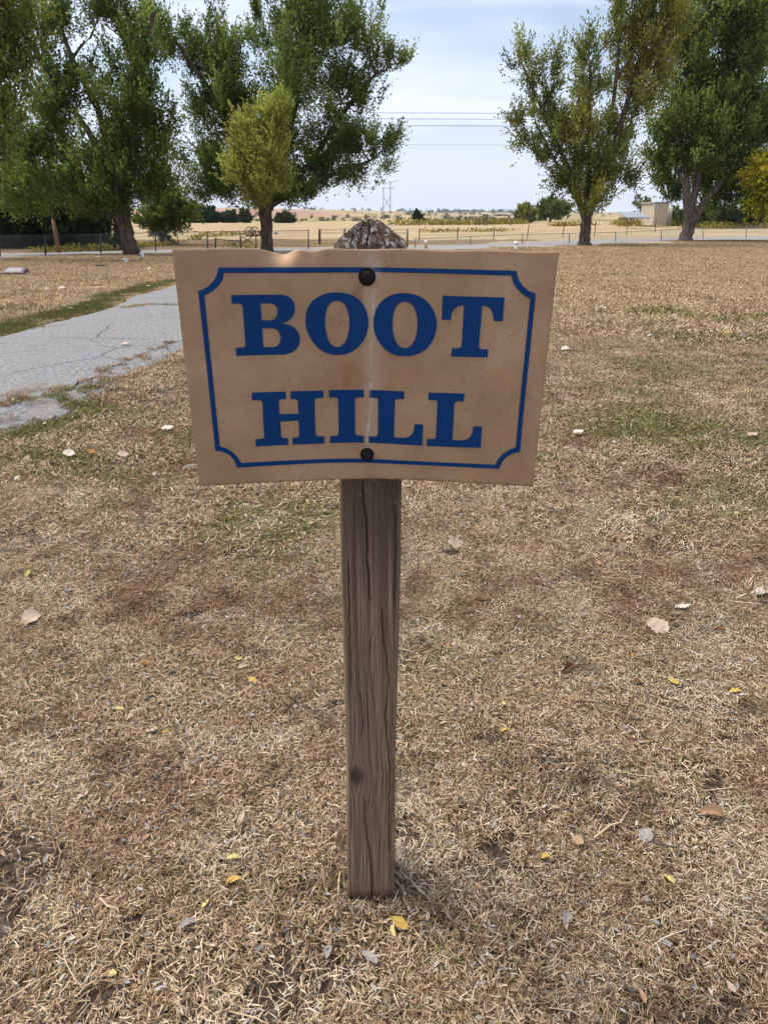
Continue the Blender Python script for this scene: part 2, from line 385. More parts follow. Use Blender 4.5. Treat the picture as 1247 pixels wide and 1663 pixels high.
# ------------------------------------------------------------------ grass: thatch patches instanced over the lawn (stuff)
def blade_patch(name, size, n, wid, ln, flat=(.05, .55), green=False, upright=0.0, chips=0):
    x = rng.uniform(-size / 2, size / 2, n); y = rng.uniform(-size / 2, size / 2, n)
    L = ln[0] + (ln[1] - ln[0]) * rng.random(n) ** 1.5 ; w = rng.uniform(.6, 1.3, n) * wid; az = rng.uniform(0, 2 * np.pi, n)
    el = rng.uniform(*flat, n); up = rng.random(n) < upright; el[up] = rng.uniform(.7, 1.35, up.sum())
    z0 = rng.uniform(0.0, .016, n) * (size if size > 1 else 1); z0[up] = 0
    bend = rng.normal(0, .38, n); curl = rng.normal(-.35, .45, n)
    d0 = np.stack([np.cos(az) * np.cos(el), np.sin(az) * np.cos(el), np.sin(el)], 1)
    az1 = az + bend; el1 = el + curl
    d1 = np.stack([np.cos(az1) * np.cos(el1), np.sin(az1) * np.cos(el1), np.sin(el1)], 1)
    sd = np.stack([-np.sin(az), np.cos(az), rng.normal(0, .3, n)], 1)
    p0 = np.stack([x, y, z0], 1); p1 = p0 + d0 * L[:, None] * .5; p2 = p1 + d1 * L[:, None] * .5
    p1[:, 2] = np.maximum(p1[:, 2], .001); p2[:, 2] = np.maximum(p2[:, 2], .0005)
    s = sd * w[:, None] * .5
    V = np.stack([p0 - s * .7, p0 + s * .7, p1 - s, p1 + s, p2], 1).reshape(-1, 3)
    b = np.arange(n) * 5
    Q = np.stack([b, b + 1, b + 3, b + 2], 1); T = np.stack([b + 2, b + 3, b + 4], 1)
    rn = np.repeat(np.clip(rng.beta(1.25, 1.45, n), 0, 1), 5); gr = np.repeat(rng.random(n), 5)
    if green: gr[:] = 0.0 if green is True else gr * green
    Fs = [Q, T]
    if chips:                                # little grey and pale flakes of leaf and bark
        m = chips; cx = rng.uniform(-size / 2, size / 2, m); cy = rng.uniform(-size / 2, size / 2, m); a = rng.uniform(0, 6.3, m)
        l = rng.uniform(.003, .0085, m); w2 = l * rng.uniform(.25, .55, m); zz = rng.uniform(.006, .022, m); tl = rng.normal(0, .3, (m, 4))
        ca, sa = np.cos(a), np.sin(a)
        q = [np.stack([cx + ca * l * i - sa * w2 * j, cy + sa * l * i + ca * w2 * j, zz + l * tl[:, k]], 1) for k, (i, j) in enumerate([(1, .2), (.3, 1), (-1, -.1), (-.3, -.8)])]
        n0 = len(V); V = np.concatenate([V, np.stack(q, 1).reshape(-1, 3)])
        Fs.append((np.arange(m) * 4)[:, None] + np.arange(4)[None] + n0)
        rn = np.concatenate([rn, np.repeat(rng.uniform(0, 1.0, m), 4)]); gr = np.concatenate([gr, np.full(m * 4, 3.0)])
    me = mesh_np(name, V, Fs, dict(rnd=rn, grn=gr)); me.materials.append(M['straw'])
    return me
def scatter(name, meshes, P, rot, scl, idx):
    """one stuff object: a cloud of points that carries the patch meshes"""
    lib = bpy.data.collections.new(name + '_patches')
    for k, me in enumerate(meshes): lib.objects.link(bpy.data.objects.new('%s_patch_%02d' % (name, k), me))
    me = bpy.data.meshes.new(name); me.vertices.add(len(P)); me.vertices.foreach_set('co', np.asarray(P, np.float32).ravel())
    for k, a, ty in (('rot', rot, 'FLOAT'), ('scl', scl, 'FLOAT'), ('idx', idx, 'INT')):
        at = me.attributes.new(k, ty, 'POINT'); at.data.foreach_set('value', np.asarray(a, np.int32 if ty == 'INT' else np.float32))
    o = link(name, me, None, None); tag(o, kind='stuff')
    ng = bpy.data.node_groups.new(name, 'GeometryNodeTree')
    ng.interface.new_socket('Geometry', in_out='INPUT', socket_type='NodeSocketGeometry'); ng.interface.new_socket('Geometry', in_out='OUTPUT', socket_type='NodeSocketGeometry')
    N = ng.nodes.new; a = N('NodeGroupInput'); z = N('NodeGroupOutput'); ip = N('GeometryNodeInstanceOnPoints'); ci = N('GeometryNodeCollectionInfo')
    ci.inputs['Collection'].default_value = lib; ci.inputs['Separate Children'].default_value = True; ci.inputs['Reset Children'].default_value = True
    def na(nm, ty):
        q = N('GeometryNodeInputNamedAttribute'); q.data_type = ty; q.inputs['Name'].default_value = nm
        return [s for s in q.outputs if s.enabled and s.name == 'Attribute'][0]
    cx = N('ShaderNodeCombineXYZ'); ng.links.new(na('rot', 'FLOAT'), cx.inputs[2])
    e2r = N('FunctionNodeEulerToRotation'); ng.links.new(cx.outputs[0], e2r.inputs[0])
    ng.links.new(a.outputs[0], ip.inputs['Points']); ng.links.new(ci.outputs[0], ip.inputs['Instance'])
    ip.inputs['Pick Instance'].default_value = True
    ng.links.new(na('idx', 'INT'), ip.inputs['Instance Index']); ng.links.new(e2r.outputs[0], ip.inputs['Rotation'])
    ng.links.new(na('scl', 'FLOAT'), ip.inputs['Scale']); ng.links.new(ip.outputs[0], z.inputs[0])
    md = o.modifiers.new('grass', 'NODES'); md.node_group = ng
    return o
def halfw(y): return 0.62 * y + 0.95         # half width of ground worth covering at distance y
def paved(P, m=0.0):
    r = np.zeros(len(P), bool)
    for dx, dy in ([(0, 0)] if m == 0 else [(0, 0)] + [(m * math.cos(a), m * math.sin(a)) for a in np.arange(8) * math.pi / 4]):
        for pg in (PATH, SHOULDER, ROAD): r |= in_poly(P[:, 0] + dx, P[:, 1] + dy, pg)
    return r
def grid_pts(y0, y1, step, jit=.35, keep=1.0, margin=0.0, ring=None):
    out = []
    y = y0
    while y < y1:
        h = halfw(y) + step; xs = np.arange(-h, h, step); out.append(np.stack([xs + rng.uniform(-jit, jit, len(xs)) * step, y + rng.uniform(-jit, jit, len(xs)) * step], 1)); y += step
    P = np.concatenate(out); P = P[rng.random(len(P)) < keep]
    ok = ~paved(P, margin)
    if ring: ok &= paved(P, ring)          # only the margin that the larger patches leave free
    return P[ok]
def put(name, meshes, P, s=(.9, 1.15), dz=0.0):
    P3 = np.column_stack([P, g(P[:, 0], P[:, 1]) + dz])
    return scatter(name, meshes, P3, rng.uniform(0, 6.283, len(P)), rng.uniform(*s, len(P)), rng.integers(0, len(meshes), len(P)))
near_p = [blade_patch('thatch', .22, 3500, .0017, (.006, .034), (.0, .36), upright=.05, chips=40) for _ in range(6)]
thin_p = [blade_patch('thatch_thin', .22, 900, .0018, (.008, .035), (.0, .4), upright=.03, chips=30) for _ in range(3)]
mid_p = [blade_patch('thatch_mid', .8, 7500, .0036, (.016, .05), (.0, .55), upright=.10, chips=90) for _ in range(4)]
edge_p = [blade_patch('thatch_edge', .22, 420, .0046, (.022, .06), (.0, .6), upright=.10, chips=6) for _ in range(3)]
far_p = [blade_patch('thatch_far', 2.2, 5200, .011, (.05, .10), (.05, .6), upright=.12, chips=90) for _ in range(3)]
NPT = grid_pts(.35, 3.2, .155)
bare = np.zeros(len(NPT), bool)              # worn spots where the dark soil shows between the blades
for px, py, r in ((225, 1500, .075), (180, 1590, .085), (235, 1640, .07), (20, 1370, .08), (560, 1490, .06), (655, 1420, .055), (610, 1500, .05), (1190, 1640, .08), (940, 1290, .05), (40, 880, .10), (60, 850, .12), (1120, 905, .08), (430, 905, .06), (850, 1320, .05), (500, 1600, .06), (100, 1420, .05)):
    q = gp(px, py); bare |= np.hypot((NPT[:, 0] - q.x), (NPT[:, 1] - q.y)) < r + .04
put('dry_grass_near', near_p, NPT[~bare]); put('dry_grass_worn', thin_p, NPT[bare])
put('dry_grass_middle', mid_p, grid_pts(2.9, 9.5, .52, margin=.36))
put('dry_grass_edges', edge_p, grid_pts(2.4, 10, .15, margin=.07, ring=.42))
put('dry_grass_far', far_p, grid_pts(8.8, 40, 1.6, margin=.9))
put('dry_grass_distant', far_p, grid_pts(38, 60, 2.3, margin=1.0), (1.1, 1.5))
put('dry_grass_verge', edge_p, grid_pts(8.8, 19, .2, margin=.06, ring=.36))
put('dry_grass_far_edges', mid_p, grid_pts(8.8, 34, .6, margin=.3, ring=1.1))
def clump_patch(name, n, wid, ln, green):
    me = blade_patch(name, .05, n, wid, ln, (.35, 1.25), green=green, upright=.6)
    return me
st = [clump_patch('straw_tuft', 50, .0021, (.02, .055), 3.0) for _ in range(3)] + [clump_patch('mixed_tuft', 55, .0022, (.02, .055), .8)]
cp = grid_pts(.4, 9, .17, .5, .34, margin=.06); cv = np.sin(cp[:, 0] * 5.1 + 2 * np.sin(cp[:, 1] * 3.3)) + np.sin(cp[:, 1] * 6.2 + 1.5 * np.sin(cp[:, 0] * 2.7))
put('grass_clumps', st, cp[cv > .3], (.6, 1.15), -.004)
a_ = rng.uniform(0, 6.283, 34); rr_ = rng.uniform(.055, .085, 34)
put('post_foot_grass', st, np.stack([-.0262 + np.cos(a_) * rr_, .9625 + np.sin(a_) * rr_], 1), (.7, 1.2), -.004)
# loose longer stalks on top of the thatch, and green tufts
stalk = [blade_patch('stalks', .5, 22, .0019, (.05, .12), (.0, .25)) for _ in range(3)]
put('loose_straw', stalk, grid_pts(.35, 3.6, .42), dz=.012)
tuft = [blade_patch('tuft', .13, 70, .003, (.03, .075), (.3, 1.2), green=.55, upright=.5) for _ in range(3)]
tp = grid_pts(1.5, 11, .30, .5, .22, margin=.08)
nzv = np.sin(tp[:, 0] * 2.3 + 1.3 * np.sin(tp[:, 1] * 1.1)) * np.sin(tp[:, 1] * 1.7 + tp[:, 0] * .6)
tp = tp[(nzv > .25) | (rng.random(len(tp)) < .12)]
put('green_tufts', tuft, tp, (.6, 1.2))
# the greener verge along the far side of the path and grass in the cracks of the path
def along(edge, n, off, spread, i0, i1):
    e = edge[i0:i1]; k = rng.uniform(0, len(e) - 1.001, n); a = k.astype(int); f = (k - a)[:, None]
    p = e[a] * (1 - f) + e[a + 1] * f; d = e[a + 1] - e[a]; d /= np.linalg.norm(d, axis=1)[:, None]
    return p + np.stack([-d[:, 1], d[:, 0]], 1) * (off + rng.normal(0, spread, n))[:, None]
verge = [blade_patch('verge', .5, 700, .006, (.05, .11), (.2, 1.2), green=True, upright=.5) for _ in range(2)]
put('verge_grass', verge, np.concatenate([along(far_edge, 230, .36, .12, 14, 54), along(far_edge, 130, .40, .14, 54, 84)]), (.5, .9), -.01)
crackg = [blade_patch('crack_grass', .13, 110, .004, (.03, .06), (.1, .9), green=.75, upright=.3) for _ in range(2)]
put('crack_grass', crackg, np.concatenate([along(crack_edge, 60, 0, .03, 8, 80), along(near_edge, 70, .05, .10, 8, 70)]), (.35, 1.15), .005)
put('path_debris', thin_p, along(crack_edge, 26, .5, .9, 8, 70), (.5, 1.0), .02)
cr2 = wob(G([(205, 503), (240, 498), (270, 499), (300, 500)]), 8, .03, 6)
put('path_joint_grass', crackg, np.concatenate([along(cr2, 60, 0, .05, 0, 24)]), (.6, 1.1), .02)
# ------------------------------------------------------------------ the sign on its post (one thing)
ROOT = Vector((-.0262, .9625, 0.0))
sign = empty('sign', ROOT, 'tan metal sign reading BOOT HILL in blue slab letters, bolted to a weathered wooden post', 'sign')
post_x = lambda z: -.0262 + .0072 * z
HW = .0445; YF = .918
def front(px, py):
    d = ray(px, py); t = YF / d[1]; return (t * d[0], CAM_H + t * d[2])
cracks = [([(589, 775), (589, 802), (592.6, 829), (595.8, 871), (594.7, 905), (598, 930), (600, 955), (601, 985)], .0009, .007),
          ([(619, 985), (620, 997), (621, 1023), (624, 1048), (628, 1075), (631, 1107), (628, 1135), (626, 1168), (629, 1207), (633, 1240), (632, 1300), (631, 1390)], .0008, .006),
          ([(585, 1120), (586, 1136), (589, 1173), (587, 1203)], .0007, .005),
          ([(590, 1290), (592, 1305), (594, 1345), (598, 1371), (602, 1398), (604, 1424), (604, 1472)], .0009, .007),
          ([(566, 905), (566, 960), (567, 1020), (570, 1120)], .0008, .005),
          ([(576, 800), (575, 860), (578, 960), (580, 1060), (579, 1110)], .0006, .003),
          ([(607, 1010), (600, 1060), (604, 1120), (611, 1180), (613, 1260)], .0006, .003),
          ([(640, 800), (641, 900), (639, 1000)], .0008, .004),
          ([(592, 1075), (594, 1110), (597, 1170), (600, 1240), (604, 1262), (603, 1285), (596, 1320)], .0006, .003)]
crk = []
for pts, w, dp in cracks:
    q = sorted([front(*p) for p in pts], key=lambda a: a[1]); crk.append((np.array([a[1] for a in q]), np.array([a[0] for a in q]), w, dp))
kx, kz = front(577.5, 1261)
NCOL, NROW, ZT = 84, 300, 1.214
zs = np.linspace(-.04, ZT, NROW); cham = .0075
prm = []                                    # perimeter, front face first
for f in np.linspace(-1, 1, NCOL): prm.append((f * (HW - cham), -HW, 0, f * (HW - cham)))
for k in range(1, 5): a = k / 5 * math.pi / 2; prm.append((HW - cham + cham * math.sin(a), -HW + cham - cham * math.cos(a), 4, HW + k * .002))
for f in np.linspace(-1, 1, 24): prm.append((HW, f * (HW - cham), 1, .06 + f * HW))
for f in np.linspace(1, -1, 24): prm.append((f * (HW - cham), HW, 2, .2 + f * HW))
for f in np.linspace(1, -1, 24): prm.append((-HW, f * (HW - cham), 3, -.2 + f * HW))
for k in range(1, 5): a = k / 5 * math.pi / 2; prm.append((-HW + cham - cham * math.cos(a), -HW + cham - cham * math.sin(a) , 4, -HW - .01 + k * .002))
prm = np.array(prm); NP = len(prm)
V = np.zeros((NROW, NP, 3)); GR = np.zeros((NROW, NP, 3))
for i, z in enumerate(zs):
    cx = post_x(z); X = cx + prm[:, 0]; Y = .9625 + prm[:, 1]
    wv = .0006 * np.sin(prm[:, 3] * 260 + 2.5 * math.sin(z * 3)) + .0004 * np.sin(prm[:, 3] * 610 + z * 4)
    fr = prm[:, 2] == 0
    Y = Y + np.where(fr, wv, 0)
    X = X + np.where((prm[:, 2] == 1) | (prm[:, 2] == 3), wv, 0) + .0012 * math.sin(z * 9 + 1) * np.sign(prm[:, 0]) * (np.abs(prm[:, 0]) > HW - .007)
    for cz, cxs, w, dp in crk:
        if cz[0] <= z <= cz[-1]:
            env = min(1, (z - cz[0]) / .02, (cz[-1] - z) / .02); xc = np.interp(z, cz, cxs) + .0006 * math.sin(z * 130) + .0004 * math.sin(z * 310)
            Y = Y + np.where(fr, 1.2 * dp * env * np.exp(-((X - xc) / (1.1 * w)) ** 2), 0)
    # worn, splintered foot
    if z < .06: Y = Y + np.where(fr, .004 * (1 - z / .06) * (np.abs(prm[:, 0]) / HW) ** 3, 0)
    V[i] = np.stack([X, Y, np.full(NP, z)], 1)
    dx = X - kx; dz = z - kz
    bulge = np.sign(dx) * .0105 * np.exp(-(dz / .032) ** 2) * np.exp(-np.abs(dx) / .035)
    GR[i] = np.stack([np.where(fr, X - bulge, prm[:, 3]), np.where(fr, np.hypot(dx * 1.15, dz * .85), 1.0), np.full(NP, z)], 1)
i = (np.arange(NROW - 1)[:, None] * NP + np.arange(NP)[None]); j = (np.arange(NROW - 1)[:, None] * NP + (np.arange(NP) + 1)[None] % NP)
F = np.stack([i, j, j + NP, i + NP], 2).reshape(-1, 4)
t = NT('weathered_post_wood'); gv = t.attr('grain', True); s = t.n('ShaderNodeSeparateXYZ', None, Vector=gv)
gc = t.n('ShaderNodeCombineXYZ', None, X=t.math('MULTIPLY', s.outputs[0], 620), Y=0.0, Z=t.math('MULTIPLY', s.outputs[2], 5)).outputs[0]
gc2 = t.n('ShaderNodeCombineXYZ', None, X=t.math('MULTIPLY', s.outputs[0], 95), Y=3.0, Z=t.math('MULTIPLY', s.outputs[2], 2.2)).outputs[0]
gc3 = t.n('ShaderNodeCombineXYZ', None, X=t.math('MULTIPLY', s.outputs[0], 900), Y=7.0, Z=t.math('MULTIPLY', s.outputs[2], 120)).outputs[0]
n1 = t.noise(gc, 1.0, 5, .7, .12); n2 = t.noise(gc2, 1.0, 5, .6, .8); n3 = t.noise(gc3, 1.0, 3, .6)
c = t.ramp(n1, [(.36, (.065, .041, .024)), (.5, (.305, .21, .135)), (.64, (.51, .38, .255))])
c = t.mix(t.rng(n2, .42, .62, 0, .6, True), c, (.16, .112, .073))
c = t.mix(t.rng(n3, .58, .72, 0, .6), c, (.05, .032, .022))
kn = s.outputs[1]
rings = t.n('ShaderNodeMath', dict(operation='SINE'), _0=t.math('MULTIPLY', kn, 1500)).outputs[0]
c = t.mix(t.math('MULTIPLY', t.rng(kn, .017, .026, 1, 0, True), .45), c, t.mix(t.rng(rings, -1, 1), (.06, .038, .025), (.16, .105, .065)))
c = t.mix(t.rng(kn, .010, .0165, .8, 0, True), c, t.mix(t.rng(n3, .4, .6), (.055, .037, .025), (.13, .09, .06)))
# upper part weathered darker with crusts of grey lichen, foot stained rusty by the soil
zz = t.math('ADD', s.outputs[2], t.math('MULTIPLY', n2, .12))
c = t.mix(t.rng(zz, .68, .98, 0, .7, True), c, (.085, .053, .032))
lich = t.noise(t.pos(), 210, 6, .7, .6)
lz = t.math('MULTIPLY', t.rng(s.outputs[2], .80, .92, 0, 1, True), t.rng(t.noise(t.pos(), 38, 3), .46, .56, 0, 1))
c = t.mix(t.math('MULTIPLY', t.rng(lich, .56, .62, 0, 1), lz), c, (.30, .31, .28))
c = t.mix(t.math('MULTIPLY', t.rng(zz, .06, .14, 1, 0, True), t.rng(t.noise(t.pos(), 60, 4), .45, .62, .15, .8)), c, (.22, .11, .05))
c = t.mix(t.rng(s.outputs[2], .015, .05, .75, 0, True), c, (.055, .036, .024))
hgt = t.math('ADD', t.math('MULTIPLY', n1, 1.0), t.math('MULTIPLY', n3, .5))
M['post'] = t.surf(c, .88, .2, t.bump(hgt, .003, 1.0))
me = mesh_np('post', V.reshape(-1, 3) - np.array(ROOT), F, dict(grain=GR.reshape(-1, 3)), smooth=True)
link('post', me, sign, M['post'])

# the pyramid-cut, deeply cracked top of the post
NT_ = 150; q = np.linspace(-1, 1, NT_); U, Vv = np.meshgrid(q, q); mnorm = np.maximum(np.abs(U), np.abs(Vv)); ang = np.arctan2(Vv, U)
r2 = np.random.default_rng(3)
def vnoise(x, y, s, seed):
    r = np.random.default_rng(seed); T = r.random((64, 64)); x = x * s + 20; y = y * s + 20; xi = np.floor(x).astype(int); yi = np.floor(y).astype(int); fx = x - xi; fy = y - yi
    fx = fx * fx * (3 - 2 * fx); fy = fy * fy * (3 - 2 * fy); a = lambda i, j: T[(xi + i) % 64, (yi + j) % 64]
    return (a(0, 0) * (1 - fx) + a(1, 0) * fx) * (1 - fy) + (a(0, 1) * (1 - fx) + a(1, 1) * fx) * fy
rise = np.clip((1 - mnorm) / .80, 0, 1); H = .031 * rise ** .72
crack = np.zeros_like(H)
for a0, wd in ((-1.62, .018), (-1.15, .016), (-.55, .02), (-2.1, .016), (-2.6, .02), (.3, .02), (1.2, .02), (2.0, .02), (2.9, .02), (-1.9, .012), (-1.35, .010), (-.85, .012)):
    aa = a0 + .16 * (vnoise(U, Vv, 5, int(a0 * 100) % 97) - .5); d = np.abs(np.angle(np.exp(1j * (ang - aa)))) * np.hypot(U, Vv)
    crack = np.maximum(crack, np.exp(-(d / wd) ** 2) * np.clip(mnorm * 6 - .8, 0, 1))
for rr, wd in ((.66, .020),):
    d = np.abs(mnorm - rr + .11 * (vnoise(U, Vv, 4.5, int(rr * 50)) - .5)); crack = np.maximum(crack, np.exp(-(d / wd) ** 2) * (.35 + .65 * (vnoise(U, Vv, 3, 5) > .38)))
H = H + .0022 * (vnoise(U, Vv, 9, 1) - .5) + .0013 * (vnoise(U, Vv, 26, 2) - .5) - .0105 * crack
step = .0032 * (vnoise(np.round(ang * 2.2) * 3.1, np.floor(mnorm * 4.2) * 2.3, 1.0, 9) - .5); H = H + step
hw2 = HW * (1.055 + .03 * (vnoise(U, Vv, 5, 11) - .5))
bev = np.where(mnorm > .985, -.006, 0)
X = post_x(ZT) + U * hw2; Y = .9625 + Vv * hw2; Z = ZT - .001 + H + bev
V = np.stack([X, Y, Z], 2).reshape(-1, 3); n = NT_
i = (np.arange(n - 1)[:, None] * n + np.arange(n - 1)[None]).ravel(); F = np.stack([i, i + 1, i + n + 1, i + n], 1)
# skirt down over the shaft
ed = np.concatenate([np.arange(n - 1), np.arange(n - 1) * n + n - 1, (n * n - 1) - np.arange(n - 1), (n - 1 - np.arange(n - 1)) * n]); lo = V[ed].copy(); lo[:, 2] = ZT - .03
V = np.concatenate([V, lo]); b = np.arange(len(ed)) + n * n
F2 = np.stack([ed, b, np.roll(b, -1), np.roll(ed, -1)], 1)
t = NT('lichen_end_grain'); p = t.pos()
a_ = t.noise(t.scale(p, (1, 1, .7)), 130, 6, .7, .6); b_ = t.noise(p, 55, 4, .6, .4); d_ = t.noise(t.scale(p, (1, 1, .25)), 500, 4, .7)
c = t.mix(d_, (.03, .018, .012), (.17, .10, .06))
c = t.mix(t.rng(a_, .46, .50), c, (.075, .062, .052))
c = t.mix(t.math('MULTIPLY', t.rng(a_, .515, .545), t.rng(b_, .36, .44)), c, (.24, .225, .195))
c = t.mix(t.math('MULTIPLY', t.rng(a_, .56, .60), t.rng(b_, .36, .46)), c, (.47, .46, .42))
c = t.mix(t.rng(t.noise(p, 34, 3), .63, .70, 0, .5), c, (.26, .15, .05))
M['post_top'] = t.surf(c, .9, .15, t.bump(t.math('ADD', a_, d_), .003, 1.0))
tag(link('post_top', mesh_np('post_top', V - np.array(ROOT), [F, F2], smooth=True), sign, M['post_top']), 'cracked pyramid-cut top crusted with grey lichen')

# bent sheet
YM = .906; soff = lambda x: .15 * (np.sqrt((x + .0185) ** 2 + .05 ** 2) - .05)
TL, TR, BL, BR = (np.array(q) for q in ((-.2562, 1.2136), (.2115, 1.2102), (-.2563, .9058), (.2076, .9042)))
def surf_y(x, z):
    y = YM - soff(x); x = np.asarray(x); z = np.asarray(z)
    k = np.clip((z - 1.183) / .029, 0, 1) ** 2
    y = y + 0.021 * k * np.exp(-((x + .128) / .017) ** 2) + .005 * k * np.exp(-((x + .0905) / .014) ** 2)
    return y + .0007 * np.sin(x * 21 + 1) * np.sin(z * 17)
NX, NZ = 190, 120
A, B_ = np.meshgrid(np.linspace(0, 1, NX), np.linspace(0, 1, NZ))
top = TL[None, None] * (1 - A[..., None]) + TR * A[..., None]; bot = BL * (1 - A[..., None]) + BR * A[..., None]
PZ = bot * (1 - B_[..., None]) + top * B_[..., None]; x = PZ[..., 0]; z = PZ[..., 1]
y = surf_y(x, z)
kk = np.clip((z - 1.183) / .029, 0, 1) ** 2
z = z - kk * (.0070 * np.exp(-((x + .128) / .016) ** 2) + .0028 * np.exp(-((x + .0905) / .014) ** 2) - .0006 * np.exp(-((x + .108) / .01) ** 2)) + .0006 * np.sin(x * 60) * (B_ > .98)
V = np.stack([x, y, z], 2).reshape(-1, 3) - np.array(ROOT)
i = (np.arange(NZ - 1)[:, None] * NX + np.arange(NX - 1)[None]).ravel(); F = np.stack([i, i + 1, i + NX + 1, i + NX], 1)
def sign_stains(t):
    """marks that belong to the painted sheet, in metres of the sheet (object x, z)"""
    o = t.coord(); s = t.n('ShaderNodeSeparateXYZ', None, Vector=o); X, Z = s.outputs[0], s.outputs[2]
    wv = t.math('MULTIPLY', t.math('SUBTRACT', t.noise(t.scale(o, (30, 0, 14)), 1, 4), .5), .018)
    xc = t.math('ADD', t.math('ADD', X, wv), t.math('MULTIPLY', t.math('SUBTRACT', Z, 1.06), -.030))
    drip = t.rng(t.math('ABSOLUTE', t.math('SUBTRACT', xc, .0078)), .0006, .0030, 1, 0)
    brk = t.rng(t.noise(t.scale(o, (190, 0, 34)), 1, 5, .65), .48, .60, 0, .9)
    drip = t.math('MULTIPLY', t.math('MULTIPLY', drip, brk), t.math('MULTIPLY', t.rng(Z, .945, .96), t.rng(Z, 1.165, 1.172, 1, 0)))
    scuff = t.math('MULTIPLY', t.rng(t.math('ABSOLUTE', t.math('SUBTRACT', X, .014)), .004, .012, 1, 0), t.math('MULTIPLY', t.rng(Z, 1.172, 1.178), t.rng(Z, 1.19, 1.208, 1, 0)))
    scuff = t.math('MULTIPLY', scuff, t.rng(t.noise(t.scale(o, (90, 0, 60)), 1, 5, .7), .42, .62, 0, .9))
    return o, X, Z, t.math('MAXIMUM', drip, scuff)
t = NT('aged_tan_paint'); o, X, Z, drip = sign_stains(t)
n1 = t.noise(o, 9, 6, .6, .3); n2 = t.noise(o, 55, 5, .65); n3 = t.noise(o, 240, 3, .6); n4 = t.noise(t.scale(o, (16, 1, 5)), 1, 4, .6, .4)
c = t.ramp(n1, [(.3, (.375, .218, .116)), (.5, (.465, .285, .156)), (.7, (.53, .34, .195))])
c = t.mix(t.rng(n2, .5, .7, 0, .35), c, (.35, .20, .112))
mid = t.math('MULTIPLY', t.rng(t.math('ABSOLUTE', t.math('ADD', X, -.004)), .02, .085, 1, 0, True), t.math('MULTIPLY', t.rng(Z, 1.0, 1.04), t.rng(Z, 1.06, 1.085, 1, 0)))
c = t.mix(t.math('MULTIPLY', mid, t.rng(n4, .42, .55, 0, .85)), c, (.34, .175, .075))
sp = t.n('ShaderNodeTexVoronoi', None, Vector=t.scale(o, (1, 0, 1)), Scale=170.0, Randomness=1.0)
spm = t.math('MULTIPLY', t.rng(sp.outputs['Distance'], .10, .22, 1, 0), t.rng(t.noise(t.scale(o, (1, 0, 1)), 14, 4, .7), .50, .60, 0, 1))
c = t.mix(t.math('MULTIPLY', spm, .8), c, (.07, .035, .02))
c = t.mix(t.math('MULTIPLY', t.rng(n3, .62, .70, 0, .6), t.rng(n1, .45, .6, .3, 1)), c, (.12, .06, .035))
edge = t.rng(t.math('ADD', Z, t.math('MULTIPLY', n2, .012)), .908, .918, 1, 0)
c = t.mix(t.math('MULTIPLY', edge, t.rng(n3, .5, .62, 0, .7)), c, (.10, .05, .03))
run = t.math('MULTIPLY', t.rng(t.math('ABSOLUTE', t.math('ADD', X, t.math('MULTIPLY', n4, .012))), .002, .010, 1, 0, True), t.math('MULTIPLY', t.rng(Z, 1.07, 1.13), t.rng(Z, 1.165, 1.172, 1, 0)))
ridge_sheen = t.math('MULTIPLY', t.rng(t.math('ABSOLUTE', t.math('ADD', X, t.math('MULTIPLY', n2, -.02))), .0, .022, 1, 0, True), t.rng(Z, .92, 1.05, .1, 1))
c = t.mix(t.math('MULTIPLY', ridge_sheen, .35), c, (.62, .47, .33))  # sky sheen along the bend, painted in as a paler band
c = t.mix(t.math('MULTIPLY', run, .55), c, (.26, .125, .05))
c = t.mix(t.math('MULTIPLY', drip, .8), c, (.62, .56, .49))
M['sheet'] = t.surf(c, t.rng(n2, .3, .7, .5, .65), .25, t.bump(n2, .0004, .5))
pl = link('sign_board', mesh_np('sign_board', V, F, smooth=True), sign, M['sheet'])
md = pl.modifiers.new('thickness', 'SOLIDIFY'); md.thickness = .0016; md.offset = -1
t = NT('blue_sign_vinyl'); o, X, Z, drip = sign_stains(t)
c = t.mix(t.noise(o, 40, 4), (.004, .040, .145), (.0055, .050, .175))
c = t.mix(t.rng(t.noise(o, 300, 3), .68, .74, 0, .25), c, (.2, .16, .14))
c = t.mix(t.math('MULTIPLY', drip, .6), c, (.25, .25, .28))
M['vinyl'] = t.surf(c, .5, .12)
